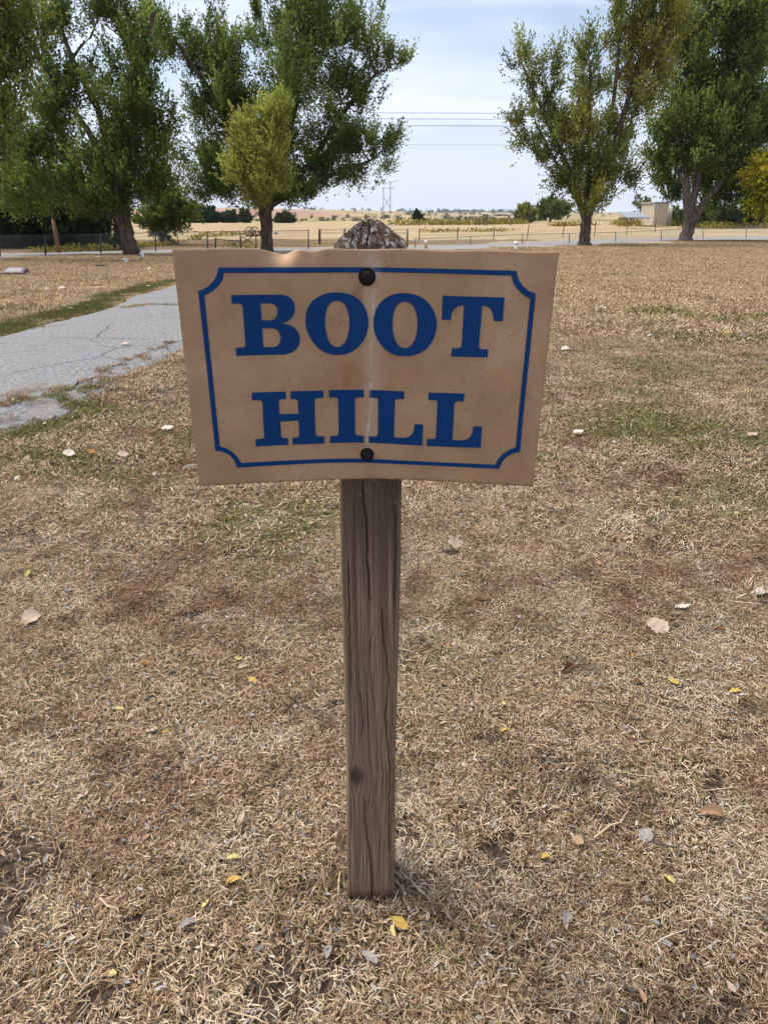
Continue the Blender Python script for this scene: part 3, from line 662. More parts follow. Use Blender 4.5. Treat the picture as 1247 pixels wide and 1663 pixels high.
GL = json.loads('{"B":[[[-1911,11589],[-1577,11586],[-1303,11585],[-1227,11570],[-1175,11537],[-1144,11487],[-1135,11418],[-1146,11357],[-1176,11304],[-1229,11259],[-1309,11227],[-1224,11213],[-1155,11177],[-1108,11117],[-1091,11038],[-1102,10967],[-1146,10896],[-1212,10855],[-1300,10832],[-1584,10836],[-1910,10833],[-1911,10938],[-1819,10940],[-1795,10949],[-1785,10975],[-1784,11124],[-1783,11293],[-1782,11444],[-1786,11471],[-1813,11482],[-1911,11484]],[[-1560,11482],[-1432,11480],[-1387,11465],[-1361,11430],[-1355,11376],[-1369,11323],[-1398,11288],[-1446,11272],[-1560,11275]],[[-1561,11174],[-1436,11174],[-1383,11157],[-1347,11114],[-1333,11056],[-1348,10992],[-1380,10950],[-1436,10934],[-1560,10935]]],"O":[[[-602,11603],[-548,11600],[-488,11593],[-433,11579],[-386,11559],[-345,11532],[-308,11500],[-276,11463],[-248,11422],[-227,11377],[-213,11328],[-205,11275],[-203,11222],[-207,11169],[-217,11115],[-234,11065],[-255,11019],[-283,10976],[-316,10938],[-355,10901],[-400,10868],[-448,10842],[-500,10825],[-557,10816],[-611,10813],[-661,10815],[-710,10824],[-756,10840],[-800,10864],[-843,10895],[-881,10930],[-915,10970],[-944,11014],[-968,11059],[-987,11105],[-1001,11152],[-1009,11201],[-1011,11252],[-1006,11306],[-996,11355],[-981,11399],[-960,11440],[-934,11476],[-902,11508],[-863,11535],[-825,11558],[-788,11574],[-752,11586],[-715,11594],[-679,11600],[-644,11604]],[[-600,11502],[-576,11499],[-552,11491],[-530,11479],[-511,11462],[-495,11442],[-481,11417],[-469,11387],[-460,11352],[-454,11317],[-451,11281],[-449,11244],[-450,11208],[-452,11171],[-456,11134],[-462,11098],[-471,11064],[-482,11032],[-496,11003],[-513,10977],[-532,10955],[-551,10937],[-570,10925],[-588,10918],[-608,10916],[-630,10917],[-652,10923],[-672,10934],[-690,10951],[-707,10973],[-722,10999],[-733,11030],[-743,11066],[-750,11102],[-756,11138],[-759,11175],[-761,11212],[-760,11249],[-758,11286],[-754,11320],[-748,11353],[-740,11384],[-729,11412],[-712,11438],[-693,11462],[-671,11480],[-649,11493],[-624,11500]]],"O2":[[[264,11593],[307,11591],[353,11586],[398,11577],[442,11560],[485,11539],[524,11513],[561,11482],[594,11447],[621,11408],[643,11366],[660,11321],[672,11279],[679,11242],[681,11207],[679,11170],[672,11130],[662,11087],[648,11044],[629,11002],[606,10961],[579,10924],[546,10892],[508,10864],[468,10841],[425,10824],[380,10811],[331,10803],[277,10799],[221,10800],[168,10806],[121,10820],[77,10841],[37,10866],[1,10896],[-32,10932],[-60,10970],[-85,11010],[-106,11053],[-121,11096],[-132,11138],[-137,11180],[-138,11222],[-135,11266],[-127,11311],[-115,11354],[-98,11395],[-77,11434],[-51,11469],[-20,11500],[16,11527],[52,11549],[88,11566],[126,11578],[162,11586],[196,11592],[228,11594]],[[266,11487],[288,11486],[309,11482],[329,11473],[349,11459],[368,11441],[385,11420],[398,11395],[409,11367],[418,11336],[425,11302],[429,11265],[431,11228],[432,11192],[430,11155],[426,11119],[420,11081],[412,11042],[400,11008],[385,10978],[366,10951],[345,10930],[322,10916],[297,10908],[273,10905],[250,10906],[228,10913],[208,10925],[188,10941],[170,10963],[154,10988],[141,11016],[131,11049],[122,11082],[116,11118],[113,11155],[111,11192],[111,11229],[113,11266],[116,11302],[122,11337],[129,11371],[140,11402],[155,11428],[174,11450],[195,11467],[217,11478],[242,11485]]],"T":[[[744,11568],[1508,11559],[1506,11269],[1394,11268],[1385,11338],[1358,11406],[1310,11445],[1240,11456],[1238,11274],[1231,11120],[1228,10939],[1247,10913],[1349,10911],[1349,10808],[881,10808],[885,10914],[978,10919],[1004,10939],[1007,10989],[1011,11177],[1015,11456],[947,11447],[894,11413],[865,11359],[856,11271],[740,11274]]],"H":[[[-1756,10345],[-1314,10342],[-1314,10241],[-1384,10240],[-1403,10228],[-1411,10200],[-1412,10035],[-1160,10033],[-1160,10198],[-1173,10229],[-1204,10237],[-1253,10239],[-1252,10342],[-817,10342],[-816,10243],[-908,10238],[-930,10227],[-937,10199],[-942,9949],[-943,9756],[-936,9717],[-907,9705],[-824,9703],[-824,9600],[-1260,9596],[-1258,9697],[-1188,9700],[-1170,9718],[-1164,9749],[-1162,9937],[-1410,9930],[-1409,9744],[-1401,9711],[-1380,9699],[-1317,9697],[-1318,9598],[-1755,9595],[-1754,9696],[-1664,9701],[-1642,9712],[-1633,9746],[-1632,9945],[-1627,10185],[-1635,10223],[-1655,10237],[-1758,10241]]],"I":[[[-742,10345],[-273,10345],[-272,10239],[-359,10237],[-386,10225],[-395,10200],[-397,9934],[-399,9739],[-386,9708],[-353,9699],[-279,9697],[-280,9598],[-749,9601],[-745,9700],[-653,9704],[-630,9722],[-625,9761],[-622,9969],[-620,10204],[-627,10233],[-653,10243],[-740,10245]]],"L":[[[-196,10339],[272,10329],[272,10221],[182,10222],[156,10210],[147,10179],[141,9936],[138,9676],[292,9676],[344,9690],[388,9734],[410,9789],[419,9878],[535,9875],[530,9569],[-210,9594],[-210,9689],[-116,9686],[-92,9702],[-84,9738],[-80,9963],[-79,10199],[-88,10224],[-120,10234],[-197,10237]]],"L2":[[[598,10320],[1072,10322],[1072,10214],[984,10213],[956,10200],[945,10171],[944,9932],[938,9670],[1066,9669],[1139,9683],[1181,9727],[1204,9782],[1213,9874],[1330,9875],[1324,9571],[594,9567],[593,9674],[674,9671],[703,9682],[716,9715],[718,9954],[721,10189],[715,10211],[692,10218],[597,10219]]],"border":[[[-2303,11643],[-2249,11658],[-2166,11701],[-2090,11777],[-2048,11853],[-2034,11915],[-1091,11908],[-279,11903],[-75,11901],[619,11892],[1630,11877],[1644,11824],[1674,11757],[1729,11691],[1802,11639],[1883,11611],[1877,11109],[1860,10095],[1856,9541],[1765,9514],[1684,9457],[1626,9381],[1590,9279],[709,9282],[155,9285],[-158,9296],[-543,9307],[-971,9314],[-1499,9308],[-2029,9301],[-2061,9411],[-2115,9489],[-2202,9544],[-2296,9559],[-2295,10667]],[[-2236,11590],[-2185,11610],[-2112,11652],[-2037,11719],[-1992,11785],[-1976,11850],[-1094,11843],[-280,11841],[-75,11845],[621,11836],[1575,11819],[1596,11747],[1641,11680],[1705,11619],[1768,11575],[1823,11552],[1818,11087],[1801,10136],[1796,9602],[1709,9561],[1628,9496],[1570,9412],[1537,9337],[708,9336],[155,9342],[-157,9353],[-542,9366],[-968,9371],[-1495,9371],[-1968,9366],[-2016,9457],[-2080,9538],[-2157,9592],[-2232,9618],[-2234,10665]]]}')
def print_shape(name, loops):
    bm = bmesh.new()
    for lp in loops:
        vs = [bm.verts.new((a / 1e4, 0, b / 1e4)) for a, b in lp]
        for k in range(len(vs)): bm.edges.new((vs[k], vs[(k + 1) % len(vs)]))
    bmesh.ops.triangle_fill(bm, edges=bm.edges[:], use_beauty=True, use_dissolve=False, normal=(0, -1, 0))
    xs_ = [v.co.x for v in bm.verts]; x = math.floor(min(xs_) / .008) * .008
    while x < max(xs_):
        bmesh.ops.bisect_plane(bm, geom=bm.verts[:] + bm.edges[:] + bm.faces[:], plane_co=(x, 0, 0), plane_no=(1, 0, 0)); x += .008
    zs_ = [v.co.z for v in bm.verts]; z = min(zs_) + .02
    while z < max(zs_):
        bmesh.ops.bisect_plane(bm, geom=bm.verts[:] + bm.edges[:] + bm.faces[:], plane_co=(0, 0, z), plane_no=(0, 0, 1)); z += .02
    for v in bm.verts: v.co.y = float(surf_y(v.co.x, v.co.z)) - .0009; v.co -= ROOT
    for f in bm.faces:
        if f.normal.y > 0: f.normal_flip()
    me = bpy.data.meshes.new(name); bm.to_mesh(me); bm.free()
    o = link(name, me, pl, M['vinyl']); return o
for k, lp in GL.items(): print_shape('border_line' if k == 'border' else 'letter', lp)
# rusty bolts
M['rust'] = plain('rusty_bolt_iron', (.018, .011, .009), .75, .6, 160, .35, .3)
for nm, bx, bz, rw in (('bolt', -.0215, 1.1787, .0112), ('bolt', -.0238, .9420, .0098)):
    yb = float(surf_y(bx, bz)); m = MB()
    def ringed(r0, y0, r1, y1, nn=20, cap=True):
        V = []; F = []
        for r_, y_ in ((r0, y0), (r1, y1)):
            for k in range(nn): a = 2 * math.pi * k / nn; V.append((bx + r_ * math.cos(a), y_, bz + r_ * math.sin(a)))
        F = [(k, (k + 1) % nn, nn + (k + 1) % nn, nn + k) for k in range(nn)]
        if cap: F.append(tuple(range(nn, 2 * nn)))
        m.add(V, F)
    m.v = []; ringed(rw, yb + .0005, rw * .96, yb - .0022, 24); wsh = m.build('washer', M['rust'], sign)
    m = MB(); ringed(rw * .70, yb - .0020, rw * .70, yb - .0062, 6, False); ringed(rw * .70, yb - .0062, rw * .60, yb - .0078, 6, False); ringed(rw * .60, yb - .0078, rw * .30, yb - .0086, 6)
    m.build('bolt', M['rust'], sign)
# ------------------------------------------------------------------ foliage
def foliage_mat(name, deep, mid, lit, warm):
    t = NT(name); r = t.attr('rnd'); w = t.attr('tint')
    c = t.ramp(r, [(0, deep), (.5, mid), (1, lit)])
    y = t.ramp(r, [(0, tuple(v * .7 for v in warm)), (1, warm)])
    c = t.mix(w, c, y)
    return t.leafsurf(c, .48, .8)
M['elm'] = foliage_mat('elm_leaves', (.030, .058, .014), (.120, .190, .040), (.30, .40, .095), (.46, .44, .08))
M['olive'] = foliage_mat('olive_elm_leaves', (.044, .064, .016), (.165, .215, .050), (.34, .41, .11), (.54, .48, .09))
M['tuft'] = foliage_mat('lit_elm_leaves', (.17, .205, .04), (.40, .45, .095), (.56, .60, .16), (.62, .54, .12))  # lit copy of the elm leaves: light on one branch put into the colour
M['cedar'] = foliage_mat('cedar_needles', (.012, .026, .012), (.028, .052, .020), (.055, .090, .032), (.07, .08, .02))
M['yellow'] = foliage_mat('yellow_leaves', (.10, .13, .02), (.26, .29, .035), (.46, .45, .05), (.70, .56, .05))
M['far'] = foliage_mat('far_leaves', (.030, .048, .026), (.058, .080, .038), (.10, .12, .05), (.18, .16, .05))
t = NT('elm_bark'); p = t.pos()
a_ = t.noise(t.scale(p, (11, 11, 1.6)), 1.0, 6, .65, .4); b_ = t.noise(p, 3.0, 4)
M['bark'] = t.surf(t.mix(t.rng(b_, .45, .7, 0, .5), t.ramp(a_, [(.34, (.026, .019, .015)), (.5, (.10, .076, .060)), (.68, (.21, .165, .135))]), (.13, .085, .055)), .95, .1, t.bump(a_, .06, 1.0))
t = NT('pale_bark'); p = t.pos(); a_ = t.noise(t.scale(p, (9, 9, 1.2)), 1.0, 6, .65, .4)
M['palebark'] = t.surf(t.ramp(a_, [(.34, (.055, .042, .036)), (.5, (.155, .122, .105)), (.68, (.27, .22, .19))]), .95, .1, t.bump(a_, .05, 1.0))

def leaves_mesh(P, D, size, aspect, rnd, tint, rg):
    """one small pointed leaf (two triangles) at each point P, roughly along D"""
    n = len(P)
    a = D + rg.normal(0, .55, (n, 3)); a /= np.linalg.norm(a, axis=1)[:, None]
    b = np.cross(a, rg.normal(0, 1, (n, 3))); b /= np.linalg.norm(b, axis=1)[:, None] + 1e-9
    s = (size * rg.uniform(.65, 1.35, n))[:, None]
    V = np.stack([P - a * s * .5, P + b * s * aspect * .5 + a * s * .05, P + a * s * .5, P - b * s * aspect * .5 + a * s * .05], 1).reshape(-1, 3)
    F = np.arange(n * 4).reshape(-1, 4)
    return V, F, np.repeat(rnd, 4), np.repeat(tint, 4)

def lobe_sprays(c, R3, root, rg, nsub, nspray, nleaf, up, slen, leaf, tint, spread, twigs, down=0.0, aspect=.55):
    """boughs run from inside the lobe to its shell; sprays of leaves sit along each bough"""
    out = []
    u = rg.normal(0, 1, (nsub, 3)); u /= np.linalg.norm(u, axis=1)[:, None]
    rad = rg.random(nsub) ** (1 / 2.6) * rg.uniform(.85, 1.22, nsub)
    tip = c + u * rad[:, None] * R3
    beg = c + (root - c) * rg.uniform(.15, .5, nsub)[:, None] * min(1, np.linalg.norm(R3) / (np.linalg.norm(root - c) + 1e-6)) + u * R3 * .12
    Ps = []; Ds = []; Rn = []; Tn = []
    for k in range(nsub):
        m = nspray
        tt = rg.uniform(.25, 1.05, m) ** .8
        p = beg[k] + (tip[k] - beg[k]) * tt[:, None]; p[:, 2] += np.sin(tt * math.pi) * .08 * np.linalg.norm(tip[k] - beg[k])
        p = p + rg.normal(0, spread, (m, 3)) * R3
        d = (tip[k] - beg[k]); d = d / (np.linalg.norm(d) + 1e-6)
        dd = d * .55 + np.array([0, 0, up]) + rg.normal(0, .30, (m, 3)); dd /= np.linalg.norm(dd, axis=1)[:, None]
        L = slen * rg.uniform(.5, 1.25, m); base_r = rg.normal(.43, .20) ; tb = np.clip(tint + rg.normal(0, .10), 0, 1)
        f = rg.random((m, nleaf)) ** .85
        P = p[:, None] + dd[:, None] * (L[:, None] * f)[..., None] + rg.normal(0, .055, (m, nleaf, 3)) * (1.15 - f)[..., None] * slen * 1.6
        if down: P[..., 2] -= down * (f ** 2) * L[:, None]
        Ps.append(P.reshape(-1, 3)); Ds.append(np.repeat(dd, nleaf, 0))
        Rn.append(np.clip(np.repeat(base_r + rg.normal(0, .10, m), nleaf) + rg.normal(0, .15, m * nleaf) + .32 * (f.ravel() - .55), 0, 1)); Tn.append(np.clip(np.full(m * nleaf, tb) + rg.normal(0, .12, m * nleaf), 0, 1))  # leaves paler toward spray tips: lit tips put into the leaf colour
        twigs.append((beg[k], tip[k], .012 + .012 * float(np.mean(R3)) ))
    P = np.concatenate(Ps); D = np.concatenate(Ds)
    return leaves_mesh(P, D, leaf, aspect, np.concatenate(Rn), np.concatenate(Tn), rg)

def make_tree(name, label, cat, base, stems, lobes, mat='elm', bark='bark', seed=1, group=None, leaf=.115, up=.85, slen=1.0, dens=1.0,
              spread=.075, extra_crowns=(), limb_r=.10, trunk_name='trunk', nleaf=14, dy_scale=1.0):
    """base: world foot; stems: list of [(px,py,radius_px)...] from the foot up; lobes: (px,py,rx_px,ry_px,depth offset m,density,tint[,crown no])"""
    rg = np.random.default_rng(seed); Y = base.y; s = ppm(Y)
    root = empty(name, base, label, cat, group); trunk = MB(); forks = []
    for st in stems:
        pts = []; rr = []
        for k, (px, py, r) in enumerate(st):
            p = at_y(px, py, Y) if len(st[0]) == 3 else None
            if k == 0 and st is stems[0]: p = Vector(base) - Vector((0, 0, .1)); p.x = at_y(px, py, Y).x
            pts.append(p); rr.append(r / s)
        # refine with wobble, flare the foot
        q = []; qr = []
        for k in range(len(pts) - 1):
            for f in np.linspace(0, 1, 5)[:-1]:
                q.append(pts[k].lerp(pts[k + 1], f) + Vector(rg.normal(0, .06 * rr[k], 3)) * (0 if k == 0 and f == 0 else 1)); qr.append(rr[k] * (1 - f) + rr[k + 1] * f)
        q.append(pts[-1]); qr.append(rr[-1]); 
        if st is stems[0]: qr[0] *= 1.35; qr[1] *= 1.06
        trunk.tube(q, qr, 12, False); forks += [(pts[k], rr[k]) for k in range(1, len(pts))]
    crowns = {}
    twigs = []
    for lb in lobes:
        px, py, rx, ry, dy, dn, tint = lb[:7]; cn = lb[7] if len(lb) > 7 else 0
        c = at_y(px, py, Y + dy); sc = s * Y / (Y + dy); R3 = np.array([rx / sc, (rx + ry) / 2 / sc * .9, ry / sc])
        fk, fr = min(forks, key=lambda a: (a[0] - c).length - .25 * (c.z - a[0].z))
        # limb to this lobe
        mid = fk.lerp(c, .55) + Vector((0, 0, -.06 * (c - fk).length)) + Vector(rg.normal(0, .05, 3)) * (c - fk).length
        r0 = min(fr * .75, limb_r * (.5 + .1 * (c - fk).length)); 
        hd = math.hypot(c.x - fk.x, c.y - fk.y)
        if c.z - fk.z > .45 * hd: trunk.tube([fk, fk.lerp(mid, .5) + Vector(rg.normal(0, .03, 3)) * (c - fk).length, mid, mid.lerp(c, .6), c], [r0, r0 * .85, r0 * .65, r0 * .45, r0 * .3], 6, False)
        vol = float(R3[0] * R3[2]); nsub = max(5, int(9.5 * vol ** .62 * dn * dens + 4)); nsp = max(6, int(1.75 * (9 + 2.2 * vol ** .3)))
        sub = []
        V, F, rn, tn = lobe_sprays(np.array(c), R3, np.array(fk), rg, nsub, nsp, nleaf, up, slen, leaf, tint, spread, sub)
        for b, e, r in (sub[::2] if c.z - fk.z > .45 * hd else []):
            m_ = (b + e) / 2 + rg.normal(0, .06, 3) * np.linalg.norm(e - b)
            trunk.tube([Vector(c).lerp(Vector(b), .9), Vector(b), Vector(m_), Vector(e)], [r * 1.2, r, r * .75, r * .3], 4, False)
        crowns.setdefault(cn, []).append((V, F, rn, tn))
    trunk.build(trunk_name, M[bark], root, smooth=True)
    for cn, L in crowns.items():
        n = 0; Vs, Fs, Rs, Ts = [], [], [], []
        for V, F, rn, tn in L: Vs.append(V); Fs.append(F + n); n += len(V); Rs.append(rn); Ts.append(tn)
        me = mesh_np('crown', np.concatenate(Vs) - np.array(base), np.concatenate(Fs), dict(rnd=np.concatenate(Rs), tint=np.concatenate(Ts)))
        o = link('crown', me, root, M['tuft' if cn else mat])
        if cn and cn <= len(extra_crowns): o['label'] = extra_crowns[cn - 1]
    return root

# centre tree
b = gp(434, 409)
make_tree('elm_tree', 'broad dark green elm behind the sign with a bright yellow-green tuft low on its crown', 'tree', b,
  [[(434, 409, 9.5), (433, 370, 9.5), (432, 345, 10.5), (436, 315, 9)], [(430, 348, 7), (415, 300, 6), (375, 215, 5), (330, 130, 3.6), (280, 60, 2.5)], [(436, 340, 8), (455, 270, 7), (480, 170, 5), (500, 60, 4)],
   [(437, 330, 6), (500, 270, 4.5), (560, 180, 3.5), (610, 120, 2.5)], [(437, 335, 5), (510, 295, 3.5), (600, 262, 2.2)]],
  [(500, 10, 62, 70, 0, 1.1, .04), (460, 80, 45, 62, .8, 1.1, .02), (535, 75, 60, 62, -.5, 1.1, .05), (482, 150, 60, 60, -1, 1.2, 0), (555, 160, 58, 56, 0, 1.1, .03), (590, 40, 38, 55, .3, .6, .10),
   (605, 105, 32, 28, 0, .45, .12), (640, 102, 20, 16, -.2, .3, .15), (585, 235, 52, 38, -.6, 1, .03), (622, 240, 26, 22, -.2, .5, .08), (530, 255, 62, 48, 0, 1.2, 0), (490, 300, 50, 34, .6, 1.1, 0), (560, 292, 42, 22, .2, .6, .03), (615, 275, 22, 22, 0, .35, .1),
   (440, 225, 48, 60, 1.2, 1.3, 0), (352, 75, 30, 58, 0, .9, .03), (322, 105, 36, 40, .4, 1.1, 0), (284, 68, 30, 38, .2, .9, .02), (385, 95, 18, 46, -.3, .7, .02), (365, 150, 46, 48, -.4, 1.2, 0), (335, 185, 36, 28, .2, .8, 0),
   (395, 195, 44, 52, 0, 1.2, 0), (340, 250, 34, 36, .3, .9, .0), (318, 285, 26, 34, 0, .6, .02), (365, 290, 40, 40, .5, 1.1, 0), (340, 325, 34, 22, .2, .8, 0), (400, 318, 40, 24, 0, 1.0, 0), (470, 322, 48, 16, -.3, .8, 0), (505, 335, 12, 22, -.6, .35, .02), (250, 48, 24, 32, .4, .7, .02), (415, 60, 16, 40, .8, .5, .02),
   (405, 222, 22, 24, -2.6, 2.0, .12, 1), (445, 205, 26, 26, -2.7, 2.0, .16, 1), (462, 195, 12, 20, -2.5, 1.6, .1, 1), (398, 268, 26, 26, -2.5, 2.0, .2, 1), (440, 255, 30, 30, -2.8, 2.0, .26, 1), (415, 300, 28, 24, -2.6, 2.0, .16, 1), (446, 300, 20, 22, -2.4, 1.7, .1, 1), (425, 328, 18, 14, -2.4, 1.5, .08, 1), (385, 285, 12, 18, -2.4, 1.5, .1, 1)],
  seed=11, extra_crowns=['bright yellow-green tuft of foliage low on the near side'], dens=1.25)

# left tree
b = gp(215, 415)
make_tree('elm_tree', 'large dark green elm on the left with a stout flared brown trunk', 'tree', b,
  [[(216, 415, 14), (207, 385, 11.5), (202, 358, 11), (200, 320, 10)], [(200, 340, 8), (165, 245, 5), (120, 180, 4), (60, 90, 3), (20, 10, 2.4)], [(202, 330, 8), (215, 220, 6), (225, 110, 4), (250, 20, 3)],
   [(201, 338, 7), (160, 180, 4.5), (118, 95, 3.5), (85, 10, 2.5)]],
  [(215, 125, 46, 56, 0, .9, .02), (240, 180, 46, 48, -.6, 1.2, 0), (190, 190, 58, 56, -.9, 1.3, .0), (235, 255, 52, 52, -.2, 1.2, 0), (165, 265, 60, 48, -.8, 1.2, .02), (205, 310, 66, 40, -.3, 1.3, 0), (125, 320, 58, 40, 0, 1.2, .04), (70, 300, 56, 50, .6, 1.1, .05),
   (130, 150, 52, 40, .3, 1.1, .02), (75, 180, 50, 40, .5, 1.0, .08), (195, 30, 44, 34, .4, .7, .03), (225, 75, 34, 34, .4, .55, .03), (165, 15, 28, 30, .6, .5, .02), (112, 40, 16, 60, .2, .75, .0), (85, 25, 22, 40, .4, .7, .02), (60, 60, 28, 30, .4, .6, .1),
   (270, 215, 18, 32, -.2, .5, .02), (255, 300, 30, 28, -.5, .9, .0), (160, 345, 40, 22, .4, .9, .02), (35, 255, 44, 45, .8, 1.1, .06), (20, 320, 50, 50, 1.0, 1.1, .08), (90, 240, 44, 40, 1.2, 1.0, .05), (120, 285, 50, 40, 1.4, 1.0, .02)],
  seed=12, dens=1.2)

# tall yellowing tree whose trunk stands outside the left edge
b = gp(-95, 424)
make_tree('elm_tree', 'yellow-green tree reaching in from the left edge, its trunk outside the picture', 'tree', b,
  [[(-95, 424, 15), (-92, 330, 12), (-80, 200, 9), (-40, 80, 5), (0, 0, 3)], [(-90, 260, 8), (-40, 180, 4), (20, 110, 2.5)]],
  [(20, 55, 44, 52, 0, 1.3, .22), (25, 115, 44, 44, -.3, 1.3, .18), (-20, 80, 60, 70, 0, 1.1, .3), (15, 5, 50, 45, .2, 1.1, .25), (-30, 190, 55, 55, 0, 1.1, .2), (15, 200, 36, 40, -.4, 1.0, .12), (8, 270, 32, 50, -.4, .9, .05), (-60, -40, 70, 70, 0, .9, .4), (-60, 290, 50, 55, .2, .9, .1)],
  mat='olive', seed=13, dens=1.15)

# right of the sign: the leaning many-limbed tree
b = gp(950, 398)
make_tree('elm_tree', 'upright olive-leaved tree right of the sign with steep bare-looking limbs and yellowing patches', 'tree', b,
  [[(949, 398, 9.5), (950, 378, 8.5), (952, 355, 8)], [(950, 358, 5), (925, 280, 3.8), (885, 190, 2.6), (850, 110, 1.6)], [(952, 358, 6), (990, 260, 4.4), (1025, 140, 3.4), (1065, 0, 2.4)], [(951, 358, 5), (957, 250, 3.4), (958, 100, 1.8)],
   [(953, 355, 4.5), (985, 240, 3.2), (1000, 130, 2.8), (1012, 0, 1.8)], [(951, 352, 4), (900, 260, 2.2), (870, 200, 1.4)]],
  [(846, 95, 20, 32, 0, .32, .12), (868, 125, 20, 34, .3, .4, .08), (900, 130, 14, 34, -.2, .25, .06), (865, 172, 20, 24, 0, .3, .1), (892, 185, 24, 32, .2, .55, .06), (840, 195, 14, 12, 0, .2, .1), (864, 228, 22, 28, 0, .35, .1), (880, 262, 26, 24, 0, .5, .06), (915, 225, 34, 42, -.3, 1.1, .04),
   (955, 95, 16, 40, 0, .7, .06), (960, 150, 22, 42, .3, .9, .04), (945, 205, 34, 40, -.9, 1.1, .42), (950, 262, 46, 46, 0, 1.3, .06), (925, 300, 34, 30, .2, 1.2, .02), (965, 318, 36, 26, 0, 1.2, .05), (955, 335, 24, 20, -1.2, 1.0, .48, 0),
   (1000, 275, 36, 36, .3, .8, .05), (1018, 300, 24, 18, .3, .5, .06), (1010, 215, 32, 40, 0, .8, .2), (1020, 140, 30, 46, -.3, .9, .55), (1045, 175, 34, 30, 0, .7, .35), (1000, 60, 22, 60, .4, .75, .1), (1035, 55, 36, 52, 0, 1.1, .35), (1075, 20, 42, 45, -.3, 1.1, .45), (1060, 95, 40, 40, 0, 1.0, .4), (1015, 0, 30, 34, .3, .7, .2), (1080, 60, 34, 36, .2, .9, .4), (1040, -40, 60, 40, 0, .9, .35), (1058, 140, 26, 30, .2, .7, .4)],
  mat='olive', seed=14, dens=.72, limb_r=.10, leaf=.15, slen=1.35)

# far right: several stems
b = gp(1112, 392)
make_tree('elm_tree', 'big dark green tree at far right whose pale trunk splits into several stems', 'tree', b,
  [[(1112, 392, 10.5), (1117, 370, 9.5), (1122, 355, 9)], [(1115, 375, 6), (1118, 330, 4.6), (1112, 280, 4), (1105, 235, 3), (1090, 160, 2)], [(1119, 365, 6), (1127, 315, 4.8), (1134, 270, 4), (1150, 180, 3)], [(1122, 368, 6), (1140, 330, 4.4), (1168, 300, 3.6), (1210, 240, 2.6)], [(1120, 358, 5), (1150, 200, 3.4), (1190, 60, 2.4)],
   [(1114, 352, 4), (1110, 300, 3), (1095, 270, 2)]],
  [(1150, 225, 66, 50, -1, 1.2, .02), (1095, 235, 44, 40, -.5, 1.1, .04), (1085, 275, 34, 24, 0, .9, .03), (1195, 240, 54, 50, -.8, 1.2, .03), (1165, 160, 66, 52, 0, 1.2, .05), (1215, 125, 50, 62, -.4, 1.1, .08), (1185, 55, 60, 50, 0, 1.1, .08), (1120, 175, 44, 44, .2, 1.1, .06), (1110, 205, 30, 22, -1.2, 1.0, .22),
   (1245, 200, 44, 60, 0, 1.1, .12), (1235, 40, 46, 60, 0, 1.0, .06), (1200, 290, 54, 34, 1.5, 1.3, 0), (1150, 290, 44, 26, 2.0, 1.2, 0), (1180, 0, 66, 40, 0, 1.0, .06), (1130, 110, 34, 50, .3, .8, .12), (1255, 270, 34, 34, -.4, .8, .2), (1098, 322, 16, 14, 1.5, .8, 0), (1075, 300, 20, 14, 1.0, .6, .03), (1115, 60, 26, 46, .4, .7, .15), (1060, 262, 16, 12, 0, .4, .05), (1180, 325, 50, 24, 3, 1.3, 0)],
  seed=15, dens=.95, bark='palebark', leaf=.18, slen=1.5)

def low_tree(name, label, cat, foot, lobes, mat, seed, group=None, trunk_px=4, **k):
    b = gp(*foot); st = [[(foot[0], foot[1], trunk_px), (foot[0] + 1, foot[1] - 12, trunk_px * .8), (lobes[0][0], lobes[0][1], trunk_px * .5)]]
    return make_tree(name, label, cat, b, st, lobes, mat=mat, seed=seed, group=group, **k)
# yellow tree at the right edge
low_tree('maple_tree', 'bright yellow-leaved tree at the right edge, behind the dark tree', 'tree', (1262, 394),
  [(1236, 280, 22, 26, 0, 1.8, .5), (1240, 320, 26, 24, -.4, 1.6, .12), (1255, 300, 24, 40, 0, 1.4, .3), (1225, 330, 18, 16, 0, 1.2, .0)], 'yellow', 21, leaf=.2, slen=.9, up=.3)
# bank of dark trees behind the left fence
bank = [((20, 405), [(8, 335, 46, 40, 0, 1.5, .1), (14, 378, 50, 26, -.3, 1.6, .0), (-10, 394, 40, 12, -.2, 1.6, 0), (34, 394, 34, 11, -.4, 1.6, 0)], 'cedar', 'dark spreading cedar behind the fence at the far left edge'),
        ((112, 406), [(100, 335, 42, 36, 0, 1.5, .25), (112, 378, 46, 24, -.4, 1.6, .02), (118, 396, 40, 11, -.5, 1.6, 0)], 'cedar', 'dark cedar behind the broken wooden pole'),
        ((178, 406), [(160, 345, 34, 32, .3, 1.5, .1), (172, 382, 34, 20, 0, 1.6, 0), (168, 396, 34, 11, -.3, 1.6, 0)], 'cedar', 'dark cedar just left of the stout elm trunk behind the fence'),
        ((70, 404), [(60, 320, 44, 40, .6, 1.4, .3), (62, 376, 36, 24, .2, 1.6, .05), (72, 395, 34, 11, .1, 1.6, 0)], 'cedar', 'dark cedar between the left edge and the broken pole')]
for k, (ft, lb, mt, lab) in enumerate(bank):
    low_tree('cedar_tree', lab, 'tree', ft, lb, mt, 30 + k, 'dark cedars behind the left fence', leaf=.16, up=.25, slen=.6, trunk_px=4, dens=1.3)
low_tree('hedge_tree', 'low spreading green tree with dead grey branches, right of the stout elm', 'tree', (262, 399),
  [(270, 330, 44, 34, 0, 1.5, .10), (295, 350, 36, 26, -.4, 1.5, .12), (245, 355, 30, 26, 0, 1.3, .08), (275, 372, 44, 16, .2, 1.3, .04), (262, 300, 26, 24, -.2, 1.0, .18)], 'elm', 36, leaf=.13, slen=.6, up=.3, dens=1.25, bark='palebark')
